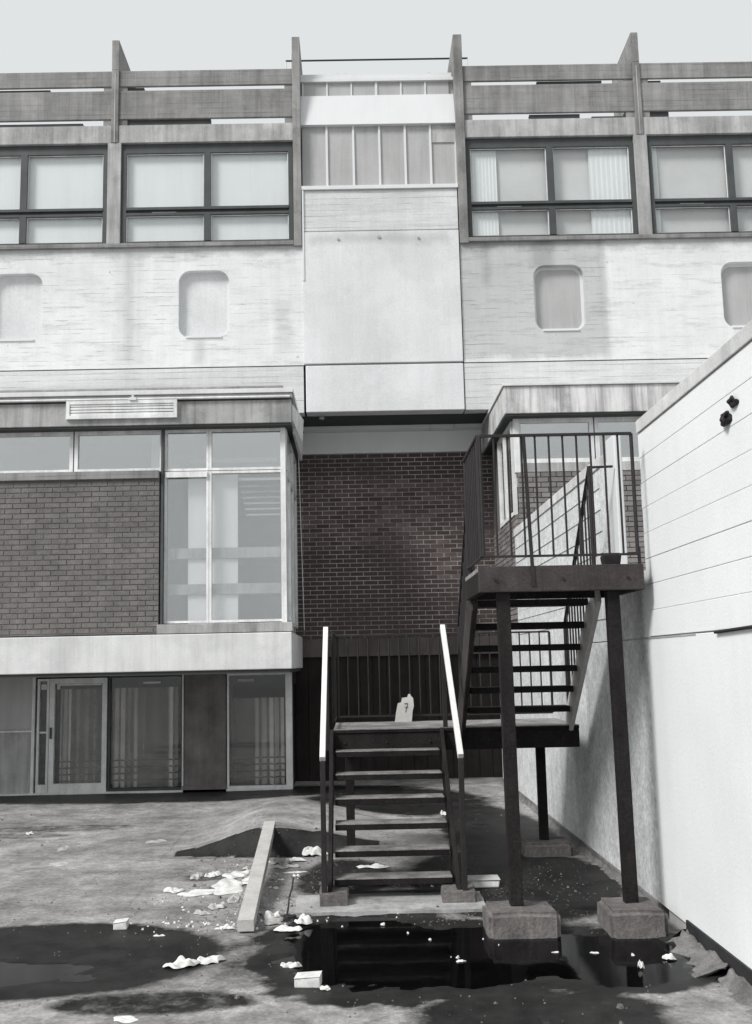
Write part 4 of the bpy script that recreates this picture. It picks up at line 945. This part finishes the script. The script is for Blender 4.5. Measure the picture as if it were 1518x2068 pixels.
def carton(x, y, wd, dp, hg, rz, lb, mat='paper'):
    r_ = thing('carton', lb, 'carton', 'squashed cartons'); r_.location = (x, y, max(height(x, y), -.004)-.002); r_.rotation_euler[2] = rz
    MB().hexa([(-wd/2, -dp/2, 0), (wd/2, -dp/2, 0), (wd/2*.97, dp/2, 0), (-wd/2, dp/2, 0), (-wd/2*1.02, -dp/2*.9, hg*.8), (wd/2*.96, -dp/2*1.0, hg), (wd/2, dp/2*.9, hg*1.05), (-wd/2*.93, dp/2, hg*.9)]).build('body', mat, r_, .006)
    MB().hexa([(-wd/2*1.03, -dp/2, hg*.86), (wd/2*.97, -dp/2*1.02, hg*1.04), (wd/2, dp/2, hg*1.12), (-wd/2*.95, dp/2, hg*.95)]+[(-wd/2*1.03, -dp/2, hg*.9), (wd/2*.97, -dp/2*1.02, hg*1.10), (wd/2, dp/2, hg*1.18), (-wd/2*.95, dp/2, hg*1.0)]).build('lid', 'paper', r_)
carton(-1.78, 7.80, .10, .09, .055, .05, 'small white carton at the shore of the left puddle')
carton(-.33, 6.36, .155, .10, .06, -.1, 'squashed white carton at the near edge of the middle puddle')
tr = thing('foam_tray', 'white foam tray lying upturned right of the stair foot', 'tray'); tr.location = (1.0, 8.86, height(1.0, 8.86)+.001)
MB().hexa([(-.12, -.09, 0), (.14, -.09, 0), (.14, .09, 0), (-.12, .09, 0), (-.15, -.07, .055), (.15, -.07, .055), (.15, .10, .055), (-.15, .10, .055)]).build('body', 'paper', tr, .012)
B(-.155, .155, -.08, .11, .0555, .066).build('rim', 'paper', tr, .005)
pn = plate([(-.055, 0), (.02, -.0), (.06, .10), (.05, .14), (-.0, .115), (-.05, .03)], 0, .003).build('leaning_card', 'paper')
pn.location = (-1.06, 10.55, .01); pn.rotation_euler = (R(-18), 0, R(8)); tag(pn, 'white card leaning upright against the hump left of the beam end', 'card')
# lump of debris where the crack meets the puddle
bm = bmesh.new(); bmesh.ops.create_icosphere(bm, subdivisions=3, radius=.07)
for vtx in bm.verts: vtx.co *= 1+.5*noise.noise(vtx.co*22); vtx.co.z *= .45
me = bpy.data.meshes.new('mud'); bm.to_mesh(me); bm.free(); me.materials.append(M['bitumen'])
tag(link('mud_clump', me, loc=(-.55, 7.95, .01)), 'dark clump of mud beside the crumpled cup at the end of the crack', 'mud')
# the long crack with its sealing strip
pts = [(-.575, 8.0), (-.585, 8.35), (-.60, 8.7), (-.598, 9.0), (-.615, 9.45)]
mk = MB()
for (a, b), (c, d) in zip(pts, pts[1:]): mk.bar((a, b, height(a, b)+.001), (c, d, height(c, d)+.001), .012, .006)
o = mk.build('crack_seal', 'bitumen'); o['kind'] = 'structure'

# grit, chips and flakes that nobody could count
rnd = random.Random(11); g1 = MB(); g2 = MB()
def chip(mb, x, y, z, r):
    a = rnd.uniform(0, 3.1); c_, s_ = math.cos(a), math.sin(a); k = [rnd.uniform(.5, 1.1) for _ in range(4)]
    P4 = [(r*k[0], 0), (0, r*k[1]), (-r*k[2], 0), (0, -r*k[3])]
    n = len(mb.v)
    mb.v += [(x+p*c_-q*s_, y+p*s_+q*c_, z-.002) for p, q in P4]+[(x+.55*(p*c_-q*s_), y+.55*(p*s_+q*c_), z+r*rnd.uniform(.35, .8)) for p, q in P4]
    mb.f += [tuple(n+i for i in q) for q in ((4, 5, 6, 7), (0, 1, 5, 4), (1, 2, 6, 5), (2, 3, 7, 6), (3, 0, 4, 7))]
for i in range(5200):
    if i % 3 == 0: x, y = rnd.gauss(-.9, .45), rnd.uniform(7.6, 10.6)
    elif i % 3 == 1: x, y = rnd.uniform(-5, 2.1), rnd.uniform(5.2, 15.8)
    else: x, y = rnd.gauss(.8, .8), rnd.gauss(8.2, .8)
    if x > 2.12 or y < 5: continue
    z = height(x, y)
    if z < -.002 or abs(noise.noise(Vector((x*1.6, y*1.6, 8)))) < .06: continue
    chip(g1, x, y, z, rnd.uniform(.003, .011) if i % 40 else rnd.uniform(.012, .028))
g1.build('grit', 'plinth', kind='stuff')
for i in range(150):
    x, y = rnd.gauss(-.95, .28), rnd.uniform(7.65, 10.3)
    if i % 3 == 0: x, y = rnd.uniform(-1.8, -.2), rnd.gauss(7.85, .08)
    if i % 7 == 0: x, y = rnd.uniform(-.5, 1.9), rnd.uniform(6.3, 9.5)
    chip(g2, x, y, max(height(x, y), -.003)+.001, rnd.uniform(.006, .018))
g2.build('paper_flakes', 'paper', kind='stuff')
